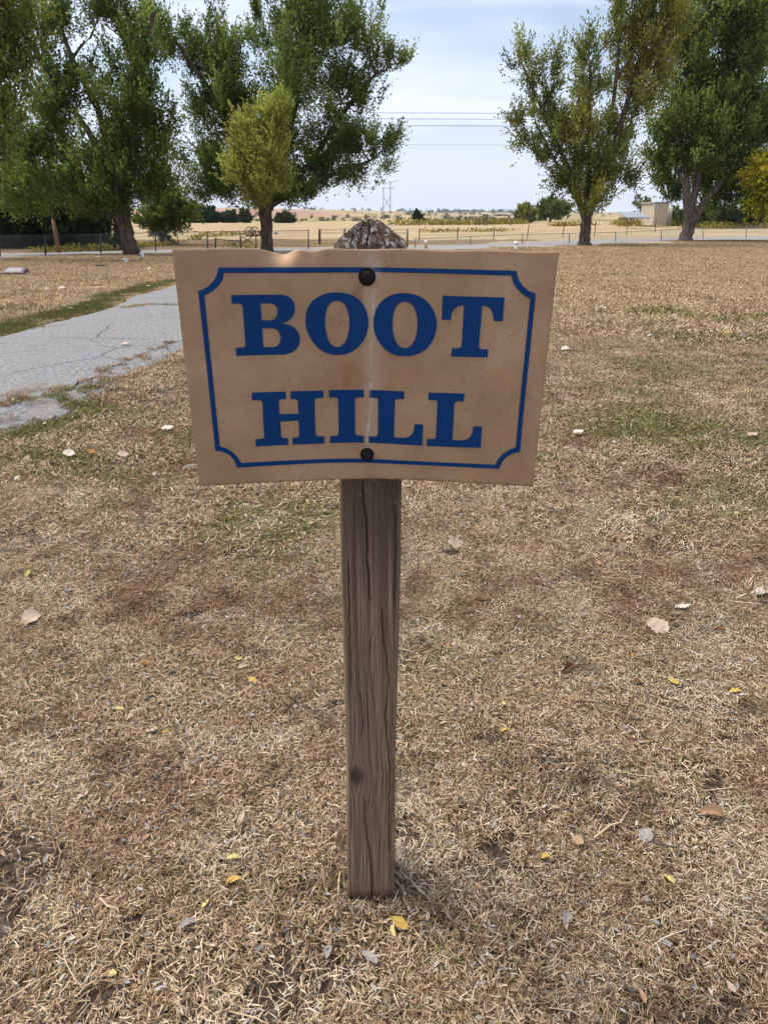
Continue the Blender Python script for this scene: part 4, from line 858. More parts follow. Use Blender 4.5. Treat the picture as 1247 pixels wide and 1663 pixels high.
low_tree('yellow_shrub', 'small yellow-leaved sapling among the dark cedars on the left', 'shrub', (118, 404),
  [(116, 327, 12, 10, -2.2, 1.5, .5), (126, 338, 10, 10, -2.2, 1.2, .4)], 'yellow', 37, leaf=.12, slen=.4, trunk_px=1.2)
# shrubs on the field edge
low_tree('round_bush', 'rounded olive bush on the field edge, left of the two small trees', 'bush', (853, 362), [(853, 347, 17, 13, 0, 2.0, .35), (846, 352, 10, 8, 0, 1.5, .3), (862, 350, 10, 10, 0, 1.5, .3)], 'olive', 41, leaf=.4, slen=.9, trunk_px=1.2, dens=1.2)
low_tree('field_tree', 'dark green rounded tree on the field edge beside the olive bush', 'tree', (893, 361), [(893, 340, 24, 17, 0, 1.6, .05), (880, 350, 12, 10, 0, 1.2, .0), (910, 345, 18, 15, 0, 1.3, .1), (895, 328, 12, 9, 0, 1.0, .05)], 'elm', 42, leaf=.42, slen=1.0, trunk_px=1.6, dens=.8)
low_tree('field_cedar', 'lone small dark cedar standing on the field edge right of the post', 'tree', (678, 361), [(678, 353, 6, 7, 0, 2.6, 0), (680, 357, 9, 4, 0, 2.0, 0), (677, 347, 3, 4, 0, 1.6, 0)], 'cedar', 43, leaf=.4, slen=.6, trunk_px=.8)
low_tree('thin_tree', 'thin sparse small tree left of the beige house', 'tree', (1041, 353), [(1035, 330, 7, 10, 0, .6, .1), (1048, 330, 8, 10, 0, .6, .1), (1041, 338, 6, 8, 0, .6, .1)], 'olive', 44, leaf=.32, slen=.9, trunk_px=1.0)
for k, (px, py, w, h, lab) in enumerate([(322, 362, 20, 14, 'dark cedar beyond the field, leftmost beside the low hedge tree'), (343, 362, 13, 13, 'dark cedar beyond the field, second from the low hedge tree'), (372, 362, 13, 10, 'rounded dark cedar beyond the field left of the centre elm trunk'), (398, 362, 10, 11, 'narrow dark cedar beyond the field just left of the centre elm trunk'), (463, 362, 14, 8, 'low dark cedar beyond the field just right of the centre elm trunk')]):
    low_tree('cedar_tree', lab, 'tree', (px, py), [(px, py - h * .75, w, h, 0, 2.0, 0), (px - w * .5, py - h * .4, w * .6, h * .5, 0, 1.6, 0), (px + w * .5, py - h * .45, w * .6, h * .5, 0, 1.6, 0)], 'far' if k != 1 else 'cedar', 50 + k, 'cedars beyond the hay field', leaf=.45, slen=1.0, trunk_px=1.2)
for k, (px, py, w, h, lab) in enumerate([(1150, 370, 34, 28, 'dark leafy shrub behind the fence, right of the many-stemmed tree'), (1196, 371, 30, 26, 'dark leafy shrub behind the fence in front of the white shed'), (1094, 367, 15, 20, 'green shrub in front of the beige house wall'), (1236, 370, 26, 24, 'leafy shrub behind the fence at the right edge')]):
    low_tree('shrub', lab, 'shrub', (px, py), [(px, py - h * .6, w, h * .8, 0, 1.8, .05), (px + w * .3, py - h * .3, w * .8, h * .5, 0, 1.5, .1)], 'elm' if k != 1 else 'cedar', 60 + k, 'shrubs behind the right fence', leaf=.26, slen=.8, trunk_px=1.4)

# woods and scattered trees of the far country: too far to tell apart
rg = np.random.default_rng(77); Ps = []; Ds = []; rn = []; tn = []
def clump(px, d, hpx, wpx, n, tint):
    th = math.atan((px - CX) / FPX / math.cos(PITCH) * .93); x = d * math.tan(th); z0 = hill_z(px, d); m = d / FPX
    h = hpx * m; w = wpx * m * .5
    P = np.stack([x + rg.normal(0, .42, n) * w, d + rg.normal(0, .4, n) * w, z0 + h * rg.beta(1.6, 1.8, n)], 1)
    Ps.append(P); Ds.append(rg.normal(0, 1, (n, 3))); rn.append(np.clip(rg.normal(.4, .2, n), 0, 1)); tn.append(np.clip(np.full(n, tint) + rg.normal(0, .1, n), 0, 1)); return m
SZ = []
for k in range(330):
    px = rg.uniform(640, 860) if k < 130 else rg.uniform(-400, 1700); d = rg.choice([1300, 1900, 2500, 3100], p=[.2, .25, .3, .25])
    if k < 60: px = rg.uniform(700, 840); d = 3000
    m = clump(px, d, rg.uniform(2.2, 5.5), rg.uniform(4, 12), 34, rg.uniform(0, .25)); SZ.append(np.full(34, 1.5 * m))
for k in range(120):                         # hedge line along the near valley
    px = rg.uniform(300, 860); m = clump(px, rg.uniform(430, 700), rg.uniform(3, 8), rg.uniform(6, 18), 60, rg.choice([0, .1, .5], p=[.5, .3, .2])); SZ.append(np.full(60, 1.7 * m))
P = np.concatenate(Ps); D = np.concatenate(Ds); D /= np.linalg.norm(D, axis=1)[:, None]
V, F, a, b_ = leaves_mesh(P, D, np.concatenate(SZ), .8, np.concatenate(rn), np.concatenate(tn), rg)
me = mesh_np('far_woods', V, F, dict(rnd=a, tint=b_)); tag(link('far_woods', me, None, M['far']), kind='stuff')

# yellow-flowering weeds along the fences and the field edge
Ps = []; SZ = []
def weeds(px0, py0, px1, py1, n, h, sp):
    for k in range(n):
        f = rg.random(); p = gp(px0 + (px1 - px0) * f, py0 + (py1 - py0) * f); m = 22; hh = h * rg.uniform(.5, 1.2)
        q = np.array(p) + np.stack([rg.normal(0, sp, m), rg.normal(0, sp, m), hh * rg.random(m)], 1); Ps.append(q); SZ.append(np.full(m, .035 + .0022 * p.y))
weeds(55, 411, 185, 408, 46, .38, .2); weeds(185, 407, 290, 399, 46, .35, .25); weeds(320, 386, 405, 381, 26, .45, .5); weeds(370, 404, 410, 403, 12, .5, .3)
weeds(640, 366, 850, 364, 150, 1.1, 1.2); weeds(690, 378, 830, 376, 22, .5, .5); weeds(900, 368, 960, 366, 30, .8, .9); weeds(1000, 366, 1090, 362, 60, 1.0, 1.0); weeds(300, 392, 330, 390, 6, .4, .3); weeds(1000, 368, 1110, 367, 60, 1.5, .7); weeds(1110, 372, 1247, 371, 60, 1.0, .8)
P = np.concatenate(Ps); D = np.tile([0, 0, 1.0], (len(P), 1)); n = len(P)
tt = rg.random(n)
V, F, a, b_ = leaves_mesh(P, D, np.concatenate(SZ), .6, rg.random(n), np.where(tt < .5, .8, .05), rg)
t = NT('goldenrod'); r = t.attr('rnd'); w = t.attr('tint')
M['weeds'] = t.leafsurf(t.mix(w, t.ramp(r, [(0, (.07, .08, .02)), (1, (.22, .20, .07))]), t.ramp(r, [(0, (.36, .27, .03)), (1, (.52, .40, .06))])), .3, .7)
tag(link('yellow_weeds', mesh_np('yellow_weeds', V, F, dict(rnd=a, tint=b_)), None, M['weeds']), kind='stuff')
# ------------------------------------------------------------------ fences
M['steel'] = plain('dull_galvanised_steel', (.20, .21, .21), .55, .25, 9, .4, .5)
M['darksteel'] = plain('dark_fence_steel', (.055, .06, .062), .6, .3, 9, .4, .3)
M['ruststeel'] = plain('rusty_steel', (.14, .07, .042), .85, .45, 14, .2)
M['oldwood'] = plain('grey_old_wood', (.13, .10, .075), .95, .4, 12, .1)
def chain_fence(label, posts, top_mat, group=None, mesh=True):
    """posts: (px, py top, py foot)"""
    pts = []
    for px, yt, yf in posts:
        b = gp(px, yf); pts.append((b, at_y(px, yt, b.y)))
    r = empty('chain_link_fence', pts[len(pts) // 2][0], label, 'fence', group)
    for b, tp in pts:
        m = MB(); m.tube([b - Vector((0, 0, .1)), tp + Vector((0, 0, .02))], .036, 8); m.tube([tp + Vector((0, 0, .02)), tp + Vector((0, 0, .05))], [.044, .015], 8); m.build('post', M[top_mat], r, True)
    m = MB()
    for (b0, t0), (b1, t1) in zip(pts[:-1], pts[1:]): m.tube([t0, t1], .017, 6)
    m.build('top_rail', M[top_mat], r, True)
    if mesh:
        m = MB(); w = .0028; stp = .085
        for (b0, t0), (b1, t1) in zip(pts[:-1], pts[1:]):
            L = (b1 - b0).length; n = int(L / stp); h = min((t0 - b0).z, (t1 - b1).z); sp = h / L
            for k in range(-int(h / stp), n + 1):
                for sgn in (1, -1):
                    f0 = k / n if sgn > 0 else (k + h / stp) / n; f1 = (k + h / stp) / n if sgn > 0 else k / n
                    za, zb = 0.0, 1.0
                    # clip in f to 0..1
                    def cl(f0, f1, lo, hi):
                        if f0 == f1: return None
                        ta = (lo - f0) / (f1 - f0); tb = (hi - f0) / (f1 - f0); ta, tb = min(ta, tb), max(ta, tb); ta = max(0, ta); tb = min(1, tb)
                        return (ta, tb) if tb - ta > .02 else None
                    c = cl(f0, f1, 0, 1)
                    if not c: continue
                    P = []
                    for q in c:
                        f = f0 + (f1 - f0) * q; P.append(b0.lerp(b1, f).lerp(t0.lerp(t1, f), q))
                    m.tube(P, w, 3, False)
        o = m.build('wire_mesh', M[top_mat], r); o['kind'] = 'stuff'
    return r
chain_fence('dark chain-link fence with a top rail along the left trees', [(-60, 386, 421), (0, 383.5, 418), (74, 382.5, 415.5), (164, 380.5, 412.5), (253, 377.5, 408.5), (337, 376.5, 405), (416, 375, 404), (501, 374, 404.5)], 'darksteel')
chain_fence('grey chain-link fence beyond the gravel road on the right', [(674, 388, 402), (764, 384, 398), (848, 380.5, 396.5), (924, 379, 395), (999, 377, 393), (1073, 373.5, 391.5), (1141, 370, 388), (1211, 367.5, 387), (1290, 364.5, 385)], 'steel')
# pipe gate between the two
r = empty('field_gate', gp(590, 399), 'pipe gate with two dark wooden posts behind the sign post top', 'gate')
for nm, px, yt, yf, rad, mt in (('gate_post', 519, 372, 398, .09, 'oldwood'), ('gate_post', 559.5, 371, 398, .06, 'darksteel'), ('gate_post', 661.5, 371.5, 402, .05, 'darksteel')):
    b = gp(px, yf); tp = at_y(px, yt, b.y); m = MB(); m.tube([b - Vector((0, 0, .1)), b.lerp(tp, .5), tp], [rad, rad, rad * .95], 8); m.build(nm, M[mt], r, True)
yg = gp(560, 399).y
for py in (373.5, 378.5, 388):
    m = MB(); m.tube([at_y(519, py, yg), at_y(661.5, py, yg)], .016, 6); m.build('rail', M['darksteel'], r, True)
# wire-and-post corner brace by the centre tree
r = empty('brace_fence', gp(370, 404), 'short corner brace of two grey posts with slanting rails left of the centre elm', 'fence')
for px, yt, yf in ((350, 386, 404), (391, 383, 404)):
    b = gp(px, yf); m = MB(); m.tube([b - Vector((0, 0, .1)), at_y(px, yt, b.y)], .06, 7); m.build('post', M['oldwood'], r, True)
yb = gp(370, 404).y
for a, b in (((350, 388), (391, 392)), ((394, 384), (410, 395)), ((394, 396), (410, 384))):
    m = MB(); m.tube([at_y(*a, yb), at_y(*b, yb)], .03, 5); m.build('rail', M['oldwood'], r, True)
# old leaning steel posts with wire across the field
r = empty('wire_fence', gp(802, 390), 'old wire fence on thin leaning rusty posts crossing the field at right', 'fence'); pv = None
for px, yt, yf, ln in ((681, 371, 392, 2), (743, 369, 391, 1), (802, 368, 389, 2.5), (857, 365, 388, 4), (915, 360, 386, 4), (966, 360, 384, 3), (1018, 356, 381, 2), (1064, 355, 378, 3)):
    b = gp(px - ln / 2, yf); tp = at_y(px + ln / 2, yt, b.y); m = MB(); m.tube([b - Vector((0, 0, .1)), tp], .042, 5); m.build('post', M['ruststeel'], r)
    if pv:
        for f in (.45, .8):
            m = MB(); m.tube([pv[0].lerp(pv[1], f), b.lerp(tp, f)], .006, 4); m.build('wire', M['ruststeel'], r)
    pv = (b, tp)
# little group of old posts on the field edge
r = empty('corral', gp(776, 366), 'few dark posts of an old corral on the far field edge', 'fence')
for px, yt in ((772, 353), (778, 355), (786, 352), (790, 352), (829, 355)):
    b = gp(px, 366); m = MB(); m.tube([b, at_y(px, yt, b.y)], .16, 5); m.build('post', M['oldwood'], r)
b = gp(786, 366); m = MB(); m.tube([at_y(772, 358, b.y), at_y(790, 357, b.y)], .1, 5); m.build('rail', M['oldwood'], r)
# broken pole
b = gp(96, 411); yb = b.y
M['splitwood'] = plain('split_orange_wood', (.25, .135, .07), .9, .35, 7, .1)
r = empty('broken_pole', b, 'leaning splintered orange-brown wooden pole behind the left fence', 'pole')
m = MB(); m.tube([b - Vector((0, 0, .2)), at_y(91, 378, yb), at_y(86.5, 357, yb)], [.115, .10, .085], 9); m.build('shaft', M['splitwood'], r, True)
m = MB(); m.tube([at_y(86.0, 358, yb), at_y(84.6, 348, yb), at_y(81.5, 343.5, yb)], [.05, .04, .012], 5); m.tube([at_y(84.3, 358, yb), at_y(83.8, 353, yb)], [.035, .008], 5); m.tube([at_y(88.2, 358, yb), at_y(88.3, 351, yb)], [.03, .006], 5)
m.build('splinter', M['splitwood'], r)

# ------------------------------------------------------------------ grave markers and small lawn things
M['granite'] = plain('red_brown_granite', (.105, .055, .05), .6, .4, 60, .4)
M['polish'] = plain('polished_grey_granite', (.30, .27, .28), .35, .15, 90, .5)
M['whitepaint'] = plain('white_painted_metal', (.74, .74, .73), .5, .06, 12, .4)
M['sandstone'] = plain('tan_sandstone', (.46, .30, .18), .9, .2, 25, .1)
M['darkstone'] = plain('dark_stone', (.10, .075, .06), .9, .3, 25, .1)
M['foil'] = plain('silver_grey_metal', (.45, .47, .50), .4, .3, 20, .5, .4)
b = gp(24, 447.5); s = ppm(b.y)
r = empty('grave_marker', b, 'low slant grave marker of red-brown granite with a polished grey top on the left lawn', 'grave marker')
w = 40 / s; m = MB(); V = [(-w/2, -.12, 0), (w/2, -.12, 0), (w/2, .26, 0), (-w/2, .26, 0), (-w/2 + .01, -.10, .085), (w/2 - .02, -.10, .085), (w/2 - .06, .24, .20), (-w/2 + .07, .24, .20)]
m.add([Vector(v) + b for v in V], [(0,3,2,1),(4,5,6,7),(0,1,5,4),(1,2,6,5),(2,3,7,6),(3,0,4,7)]); o = m.build('block', M['granite'], r)
bv = o.modifiers.new('b', 'BEVEL'); bv.width = .012; bv.segments = 2
m = MB(); V = [(-w/2 + .09, -.05, .1055), (w/2 - .12, -.05, .1055), (w/2 - .13, .20, .190), (-w/2 + .12, .20, .190)]
n = len(V); V2 = [(x, y, z - .012) for x, y, z in V]
m.add([Vector(v) + b for v in V + V2], [(0,1,2,3),(4,7,6,5),(0,4,5,1),(1,5,6,2),(2,6,7,3),(3,7,4,0)]); m.build('polished_face', M['polish'], r)
def rock(name, label, cat, px, py, wpx, hpx, mat, seed=0):
    b = gp(px, py); s = ppm(b.y); rr = np.random.default_rng(seed); bm = bmesh.new(); bmesh.ops.create_icosphere(bm, subdivisions=2, radius=.5)
    for v in bm.verts: v.co *= 1 + rr.normal(0, .09); v.co.x *= wpx / s; v.co.y *= wpx / s * .8; v.co.z = (v.co.z + .35) * hpx / s
    me = bpy.data.meshes.new(name); bm.to_mesh(me); bm.free(); return tag(link(name, me, None, M[mat], b), label, cat)
rock('stone', 'small white stone at the right end of the red granite grave marker', 'stone', 45, 447, 4.5, 5, 'whitepaint', 1)
b = gp(231, 425); yb = b.y
r = empty('plot_marker', b, 'small white plate marker on a thin stake near the stout elm trunk', 'plot marker')
m = MB(); m.box((b.x, yb, b.z + .12), (.035, .02, .28)); m.build('stake', M['steel'], r)
c = at_y(231, 413, yb); m = MB(); m.box(tuple(c), (6.4 / ppm(yb), .02, 7 / ppm(yb))); o = m.build('plate', M['whitepaint'], r); bv = o.modifiers.new('b', 'BEVEL'); bv.width = .006; bv.segments = 2
b = gp(163, 433); yb = b.y; s = ppm(yb)
r = empty('headstone', b, 'small upright tan headstone on a dark broken base on the left lawn', 'headstone')
m = MB(); m.box((b.x - 1.2 / s, yb, b.z + 8 / s), (9.5 / s, .12, 16 / s), 0, .9); o = m.build('stone', M['sandstone'], r); bv = o.modifiers.new('b', 'BEVEL'); bv.width = .02; bv.segments = 2
m = MB(); m.box((b.x, yb, b.z + 1.0 / s), (14 / s, .3, 3.5 / s), .1, .8); m.box((b.x + 8 / s, yb - .05, b.z + .5 / s), (5 / s, .2, 2.2 / s), .5, .7); m.build('base', M['darkstone'], r)
# plot edging: a low red-brown kerb
a, b = gp(108, 426.5), gp(231, 425.5); m = MB(); N_ = 9
for k in range(N_):
    p, q = a.lerp(b, k / N_), a.lerp(b, (k + .93) / N_); m.box(tuple((p + q) / 2 + Vector((0, 0, .02))), ((q - p).length, .10, .07), math.atan2(q.y - p.y, q.x - p.x))
tag(m.build('plot_edging', M['ruststeel'], None, origin=a), 'low red-brown kerb edging a grave plot before the stout elm', 'edging')
b = gp(205, 426.5); m = MB(); s = ppm(b.y)
for k in range(9):
    an = k * .7; m.box((b.x + math.cos(an) * 3.5 / s * (k % 3) / 2, b.y + math.sin(an) * .15, b.z + .05 + .012 * k), (4.5 / s, .12, .03), an, .5)
tag(m.build('flower_holder', M['foil'], None, origin=b), 'toppled silver-grey metal flower holder by the plot edging', 'flower holder')
for px, yt, yf, w, lab, mt in ((838, 391.5, 406, 8.5, 'short white capped pipe beside the gravel road above the sign corner', 'whitepaint'), (691.5, 390, 404, 6, 'tan wooden stake with a white cap just right of the post top', 'sandstone')):
    b = gp(px, yf); tp = at_y(px, yt, b.y); s = ppm(b.y); r_ = w / 2 / s; r = empty('marker_post', b, lab, 'marker post')
    m = MB(); m.tube([b - Vector((0, 0, .05)), b.lerp(tp, .62)], [r_ * .85, r_ * .8], 10); m.build('shaft', M[mt], r, True)
    m = MB(); m.tube([b.lerp(tp, .62), b.lerp(tp, .66), b.lerp(tp, .9), tp], [r_ * .8, r_, r_ * .9, r_ * .45], 10); m.build('cap', M['whitepaint'], r, True)

# ------------------------------------------------------------------ farm things in the field
b = gp(418, 384); yb = b.y; s = ppm(yb)
r = empty('hay_rake', b, 'rusty wheeled hay rake standing in the field left of the centre elm trunk', 'farm implement')
for px in (405, 414):
    m = MB(); c = at_y(px, 375.5, yb); rad = 6.5 / s
    for k in range(14):
        a0, a1 = 2 * math.pi * k / 14, 2 * math.pi * (k + 1) / 14
        m.tube([c + Vector((math.cos(a0) * rad, .12 * math.sin(a0), math.sin(a0) * rad)), c + Vector((math.cos(a1) * rad, .12 * math.sin(a1), math.sin(a1) * rad))], .04, 4)
        if k % 2 == 0: m.tube([c, c + Vector((math.cos(a0) * rad * 1.08, 0, math.sin(a0) * rad * 1.08))], .025, 4)
    m.build('rake_wheel', M['ruststeel'], r)
m = MB(); m.tube([at_y(399, 383, yb), at_y(440, 381.5, yb)], .08, 6); m.tube([at_y(405, 376, yb), at_y(409, 383, yb)], .06, 5); m.tube([at_y(414, 376, yb), at_y(411, 383, yb)], .06, 5); m.build('frame', M['ruststeel'], r)
m = MB(); m.box(tuple(at_y(422, 377, yb)), (4.5 / s, .4, 4.5 / s)); m.tube([at_y(422, 379, yb), at_y(423, 383, yb)], .05, 5); m.build('gearbox', M['ruststeel'], r)
M['blue'] = plain('faded_blue_plastic', (.10, .17, .34), .5, .15, 5, .4)
b = gp(448, 380); s = ppm(b.y); m = MB(); q = Vector((3.2 / s, 0, 0)); c = b + Vector((0, 0, 1.3 / s)); m.tube([c - q, c - q * .9, c - q * .3, c + q * .3, c + q * .9, c + q], [1.0 / s, 1.25 / s, 1.35 / s, 1.35 / s, 1.25 / s, 1.0 / s], 12)
tag(m.build('barrel', M['blue'], None, True, origin=b), 'faded blue barrel lying in the field right of the centre elm trunk', 'barrel')

# ------------------------------------------------------------------ house, carport, shed
M['siding'] = plain('beige_siding', (.44, .37, .27), .8, .06, 2, .2)
M['trim'] = plain('white_trim', (.68, .68, .66), .6, .05, 4, .3)
M['glass'] = plain('dull_window_glass', (.10, .13, .17), .15, .2, 1, .5)
M['roofing'] = plain('grey_roofing', (.27, .29, .31), .7, .15, 3, .3)
def block(px0, px1, yt, yf, y, depth):
    a = at_y(px0, yf, y); c = at_y(px1, yt, y); return (a.x + c.x) / 2, y + depth / 2, (a.z + c.z) / 2, c.x - a.x, c.z - a.z
yh = 132
x, y, z, w, h = block(1059, 1086, 330, 366, yh, 7); b = Vector((x, y, z - h / 2))
r = empty('house', b, 'beige two-storey house corner half hidden behind the many-stemmed tree', 'house')
m = MB(); m.box((x, y, z), (w, 7, h)); m.build('wall', M['siding'], r)
m = MB(); m.box((x, y, z + h / 2 + .12), (w + .5, 7.5, .24)); m.build('roof', M['roofing'], r)
wx, wy, wz, ww, wh = block(1061.3, 1066, 332, 342, yh - .08, .1)
m = MB()
for d, e in (((0, wh / 2), (ww + .14, .12)), ((0, -wh / 2), (ww + .14, .12)), ((0, 0), (ww, .06)), ((-ww / 2, 0), (.12, wh)), ((ww / 2, 0), (.12, wh))): m.box((wx + d[0], wy - .04, wz + d[1]), (e[0], .1, e[1]))
wf = m.build('window', M['trim'], r); m = MB(); m.box((wx, wy + .02, wz), (ww - .1, .04, wh - .1)); m.build('pane', M['glass'], wf)
x2, y2, z2, w2, h2 = block(1088, 1092, 336, 362, yh + 1, 4); m = MB(); m.box((x2, y2, z2), (w2, 4, h2)); m.build('annexe', M['trim'], r)
yc = 118
x, y, z, w, h = block(1019, 1054, 344.5, 358, yc, 5); b = Vector((x, y, z - h / 2))
r = empty('carport', b, 'low carport with a pale grey roof left of the beige house', 'carport')
m = MB(); n = 12
m.add([(x - w/2 - .2, y - 2.8, z + h/2 - .75), (x + w/2 + .2, y - 2.8, z + h/2 - .75), (x + w/2 + .2, y + 2.8, z + h/2 + .1), (x - w/2 - .2, y + 2.8, z + h/2 + .1)] + [(x - w/2 - .2, y - 2.8, z + h/2 - .9), (x + w/2 + .2, y - 2.8, z + h/2 - .9), (x + w/2 + .2, y + 2.8, z + h/2 - .05), (x - w/2 - .2, y + 2.8, z + h/2 - .05)], [(0,1,2,3),(4,7,6,5),(0,4,5,1),(1,5,6,2),(2,6,7,3),(3,7,4,0)])
m.build('roof', M['roofing'], r)
for dx in (-1, -.3, .35, 1):
    m = MB(); m.box((x + dx * w / 2 * .96, y - 2.5, z - .45), (.15, .15, h - .9)); m.build('post', M['trim'], r)
m = MB(); m.box((x, y + 2.4, z - .4), (w, .15, h - .7)); m.build('back_wall', M['siding'], r)
x, y, z, w, h = block(1203, 1240, 342, 364, 140, 6); b = Vector((x, y, z - h / 2))
r = empty('gap_block', b, 'white shed standing in for bright gaps between the shrubs at the right edge', 'gap_block')
m = MB(); m.box((x, y, z), (w, 6, h)); m.build('wall', M['trim'], r); m = MB(); m.box((x, y, z + h / 2 + .1), (w + .4, 6.4, .2)); m.build('roof', M['roofing'], r)  # white block added in place of the bright gaps among the shrubs

# ------------------------------------------------------------------ power lines and pylon
M['wire'] = plain('grey_cable', (.16, .15, .17), .5, .1, 1, .4)
yw = 120
for a, c, e, rad, lab in ((171, 183.3, 185.5, .034, 'uppermost of the power lines crossing the sky'), (178.5, 193, 195, .034, 'second power line from the top crossing the sky'), (189.5, 204, 206, .038, 'third power line from the top, lowest of the dark ones'), (231, 235, 237, .018, 'faint thin lowest power line crossing the sky')):
    m = MB(); xs3 = np.linspace(-900, 2200, 60); qd = np.polyfit([285, 620, 1250], [a, c, e], 2) if False else None
    m.tube([at_y(px, np.interp(px, [-900, 285, 620, 840, 1250, 2200], [a - 25, a, c, c + .7, e, e + 1]), yw) for px in xs3], rad, 5)
    tag(m.build('power_line', M['wire'], None, origin=at_y(600, c, yw)), lab, 'power line')
yp = 420; zf = hill_z(628, yp)
M['pylon'] = plain('pale_grey_pylon_steel', (.34, .36, .40), .6, .1, 1, .3)
b = Vector((at_y(628, 350, yp).x, yp, zf)); r = empty('pylon', b, 'distant H-frame transmission pylon right of the post top', 'pylon')
foot = lambda px: Vector((at_y(px, 350, yp).x, yp, zf - 1))
for px, yt in ((622.5, 304), (633.8, 294)):
    m = MB(); m.tube([foot(px), at_y(px, yt, yp)], .24, 6); m.build('leg', M['pylon'], r)
for q in (((622.5, 318), (633.8, 339)), ((633.8, 318), (622.5, 339)), ((620, 305.5), (641, 305.5)), ((634, 297), (646, 293)), ((622, 301), (634, 294.5))):
    m = MB(); m.tube([at_y(*q[0], yp), at_y(*q[1], yp)], .15, 5); m.build('crossarm' if q[0][1] < 310 else 'brace', M['pylon'], r)

# ------------------------------------------------------------------ fallen leaves and twigs on the lawn
def leaf_mat(name, c, var=.2):
    t = NT(name); o = t.coord(); n = t.noise(o, 6, 5, .65); s = t.n('ShaderNodeSeparateXYZ', None, Vector=o)
    col = t.ramp(n, [(.3, tuple(v * (1 - var) for v in c)), (.6, c), (.8, tuple(min(1, v * (1 + var)) for v in c))])
    vein = t.rng(t.math('ABSOLUTE', s.outputs[1]), .0, .03, .35, 0)
    col = t.mix(vein, col, tuple(v * .6 for v in c)); return t.leafsurf(col, .2, .65)
LM = {'pale': leaf_mat('pale_dry_leaf', (.58, .44, .33), .3), 'white': leaf_mat('whitish_dry_leaf', (.70, .62, .51), .25), 'yellow': leaf_mat('yellow_leaf', (.66, .45, .12)), 'tan': leaf_mat('tan_leaf', (.50, .32, .19)),
      'brown': leaf_mat('brown_leaf', (.20, .09, .04)), 'grey': leaf_mat('grey_leaf', (.38, .345, .32), .35), 'orange': leaf_mat('orange_leaf', (.48, .22, .07)), 'lemon': leaf_mat('lemon_leaf', (.70, .60, .24))}
def leaf_mesh(name, asp, curl, cup, seed, jag=0.0):
    """unit-length leaf, 9 ribs long, blade folded along its midrib and curled"""
    rr = np.random.default_rng(seed); n = 10; V = []; F = []
    for i in range(n + 1):
        f = i / n; w = asp * .5 * (math.sin(math.pi * f ** .8) ** .75) * (1 + jag * rr.normal(0, .5)); x = f - .5; z = curl * (x * x) + .02 * rr.normal()
        for j, sy in enumerate((-1, -.5, 0, .5, 1)): V.append((x, sy * w, z + cup * abs(sy) * w * 2 * (.5 + .5 * abs(sy)) + (.02 + .05 * jag) * rr.normal() * (abs(sy) == 1)))
    for i in range(n):
        for j in range(4): a = i * 5 + j; F.append((a, a + 1, a + 6, a + 5))
    n0 = len(V); V += [(-.5, -.008, V[2][2]), (-.5, .008, V[2][2]), (-.68, .004, V[2][2] + .05), (-.68, -.004, V[2][2] + .05)]; F.append((n0, n0 + 1, n0 + 2, n0 + 3))
    me = bpy.data.meshes.new(name); me.from_pydata(V, [], F); me.polygons.foreach_set('use_smooth', np.ones(len(F), bool)); me.update(); return me
LK = {'oval': [(.48, .3, .25), (.42, -.25, .3)], 'broad': [(.8, .25, .12), (.88, -.2, .2)], 'curled': [(.5, .8, .7), (.45, -.7, .8)]}
leafmeshes = {}
def fallen(px, py, Lpx, kind, col, lab, grp=None, rot=None, lift=.0):
    k = (kind, col, random.randrange(2))
    if k not in leafmeshes:
        a = LK[kind][k[2]]; me = leaf_mesh('fallen_leaf', *a, seed=len(leafmeshes), jag=.3 if kind == 'broad' else .15); me.materials.append(LM[col]); leafmeshes[k] = me
    b = gp(px, py); dist_ = math.sqrt(b.x ** 2 + b.y ** 2 + (CAM_H - b.z) ** 2); L = Lpx / FPX * dist_ * 1.06
    o = bpy.data.objects.new('fallen_leaf', leafmeshes[k]); COL.objects.link(o); o.location = b + Vector((0, 0, float(np.interp(b.y, [2.6, 3.2, 8.5, 9.5], [.017, .034, .036, .062])) + lift + L * .06)); o.scale = (L, L, L)
    o.rotation_euler = (random.gauss(.05, .28), random.gauss(0, .28), rot if rot is not None else random.uniform(0, 6.28))
    return tag(o, lab, 'leaf', grp)
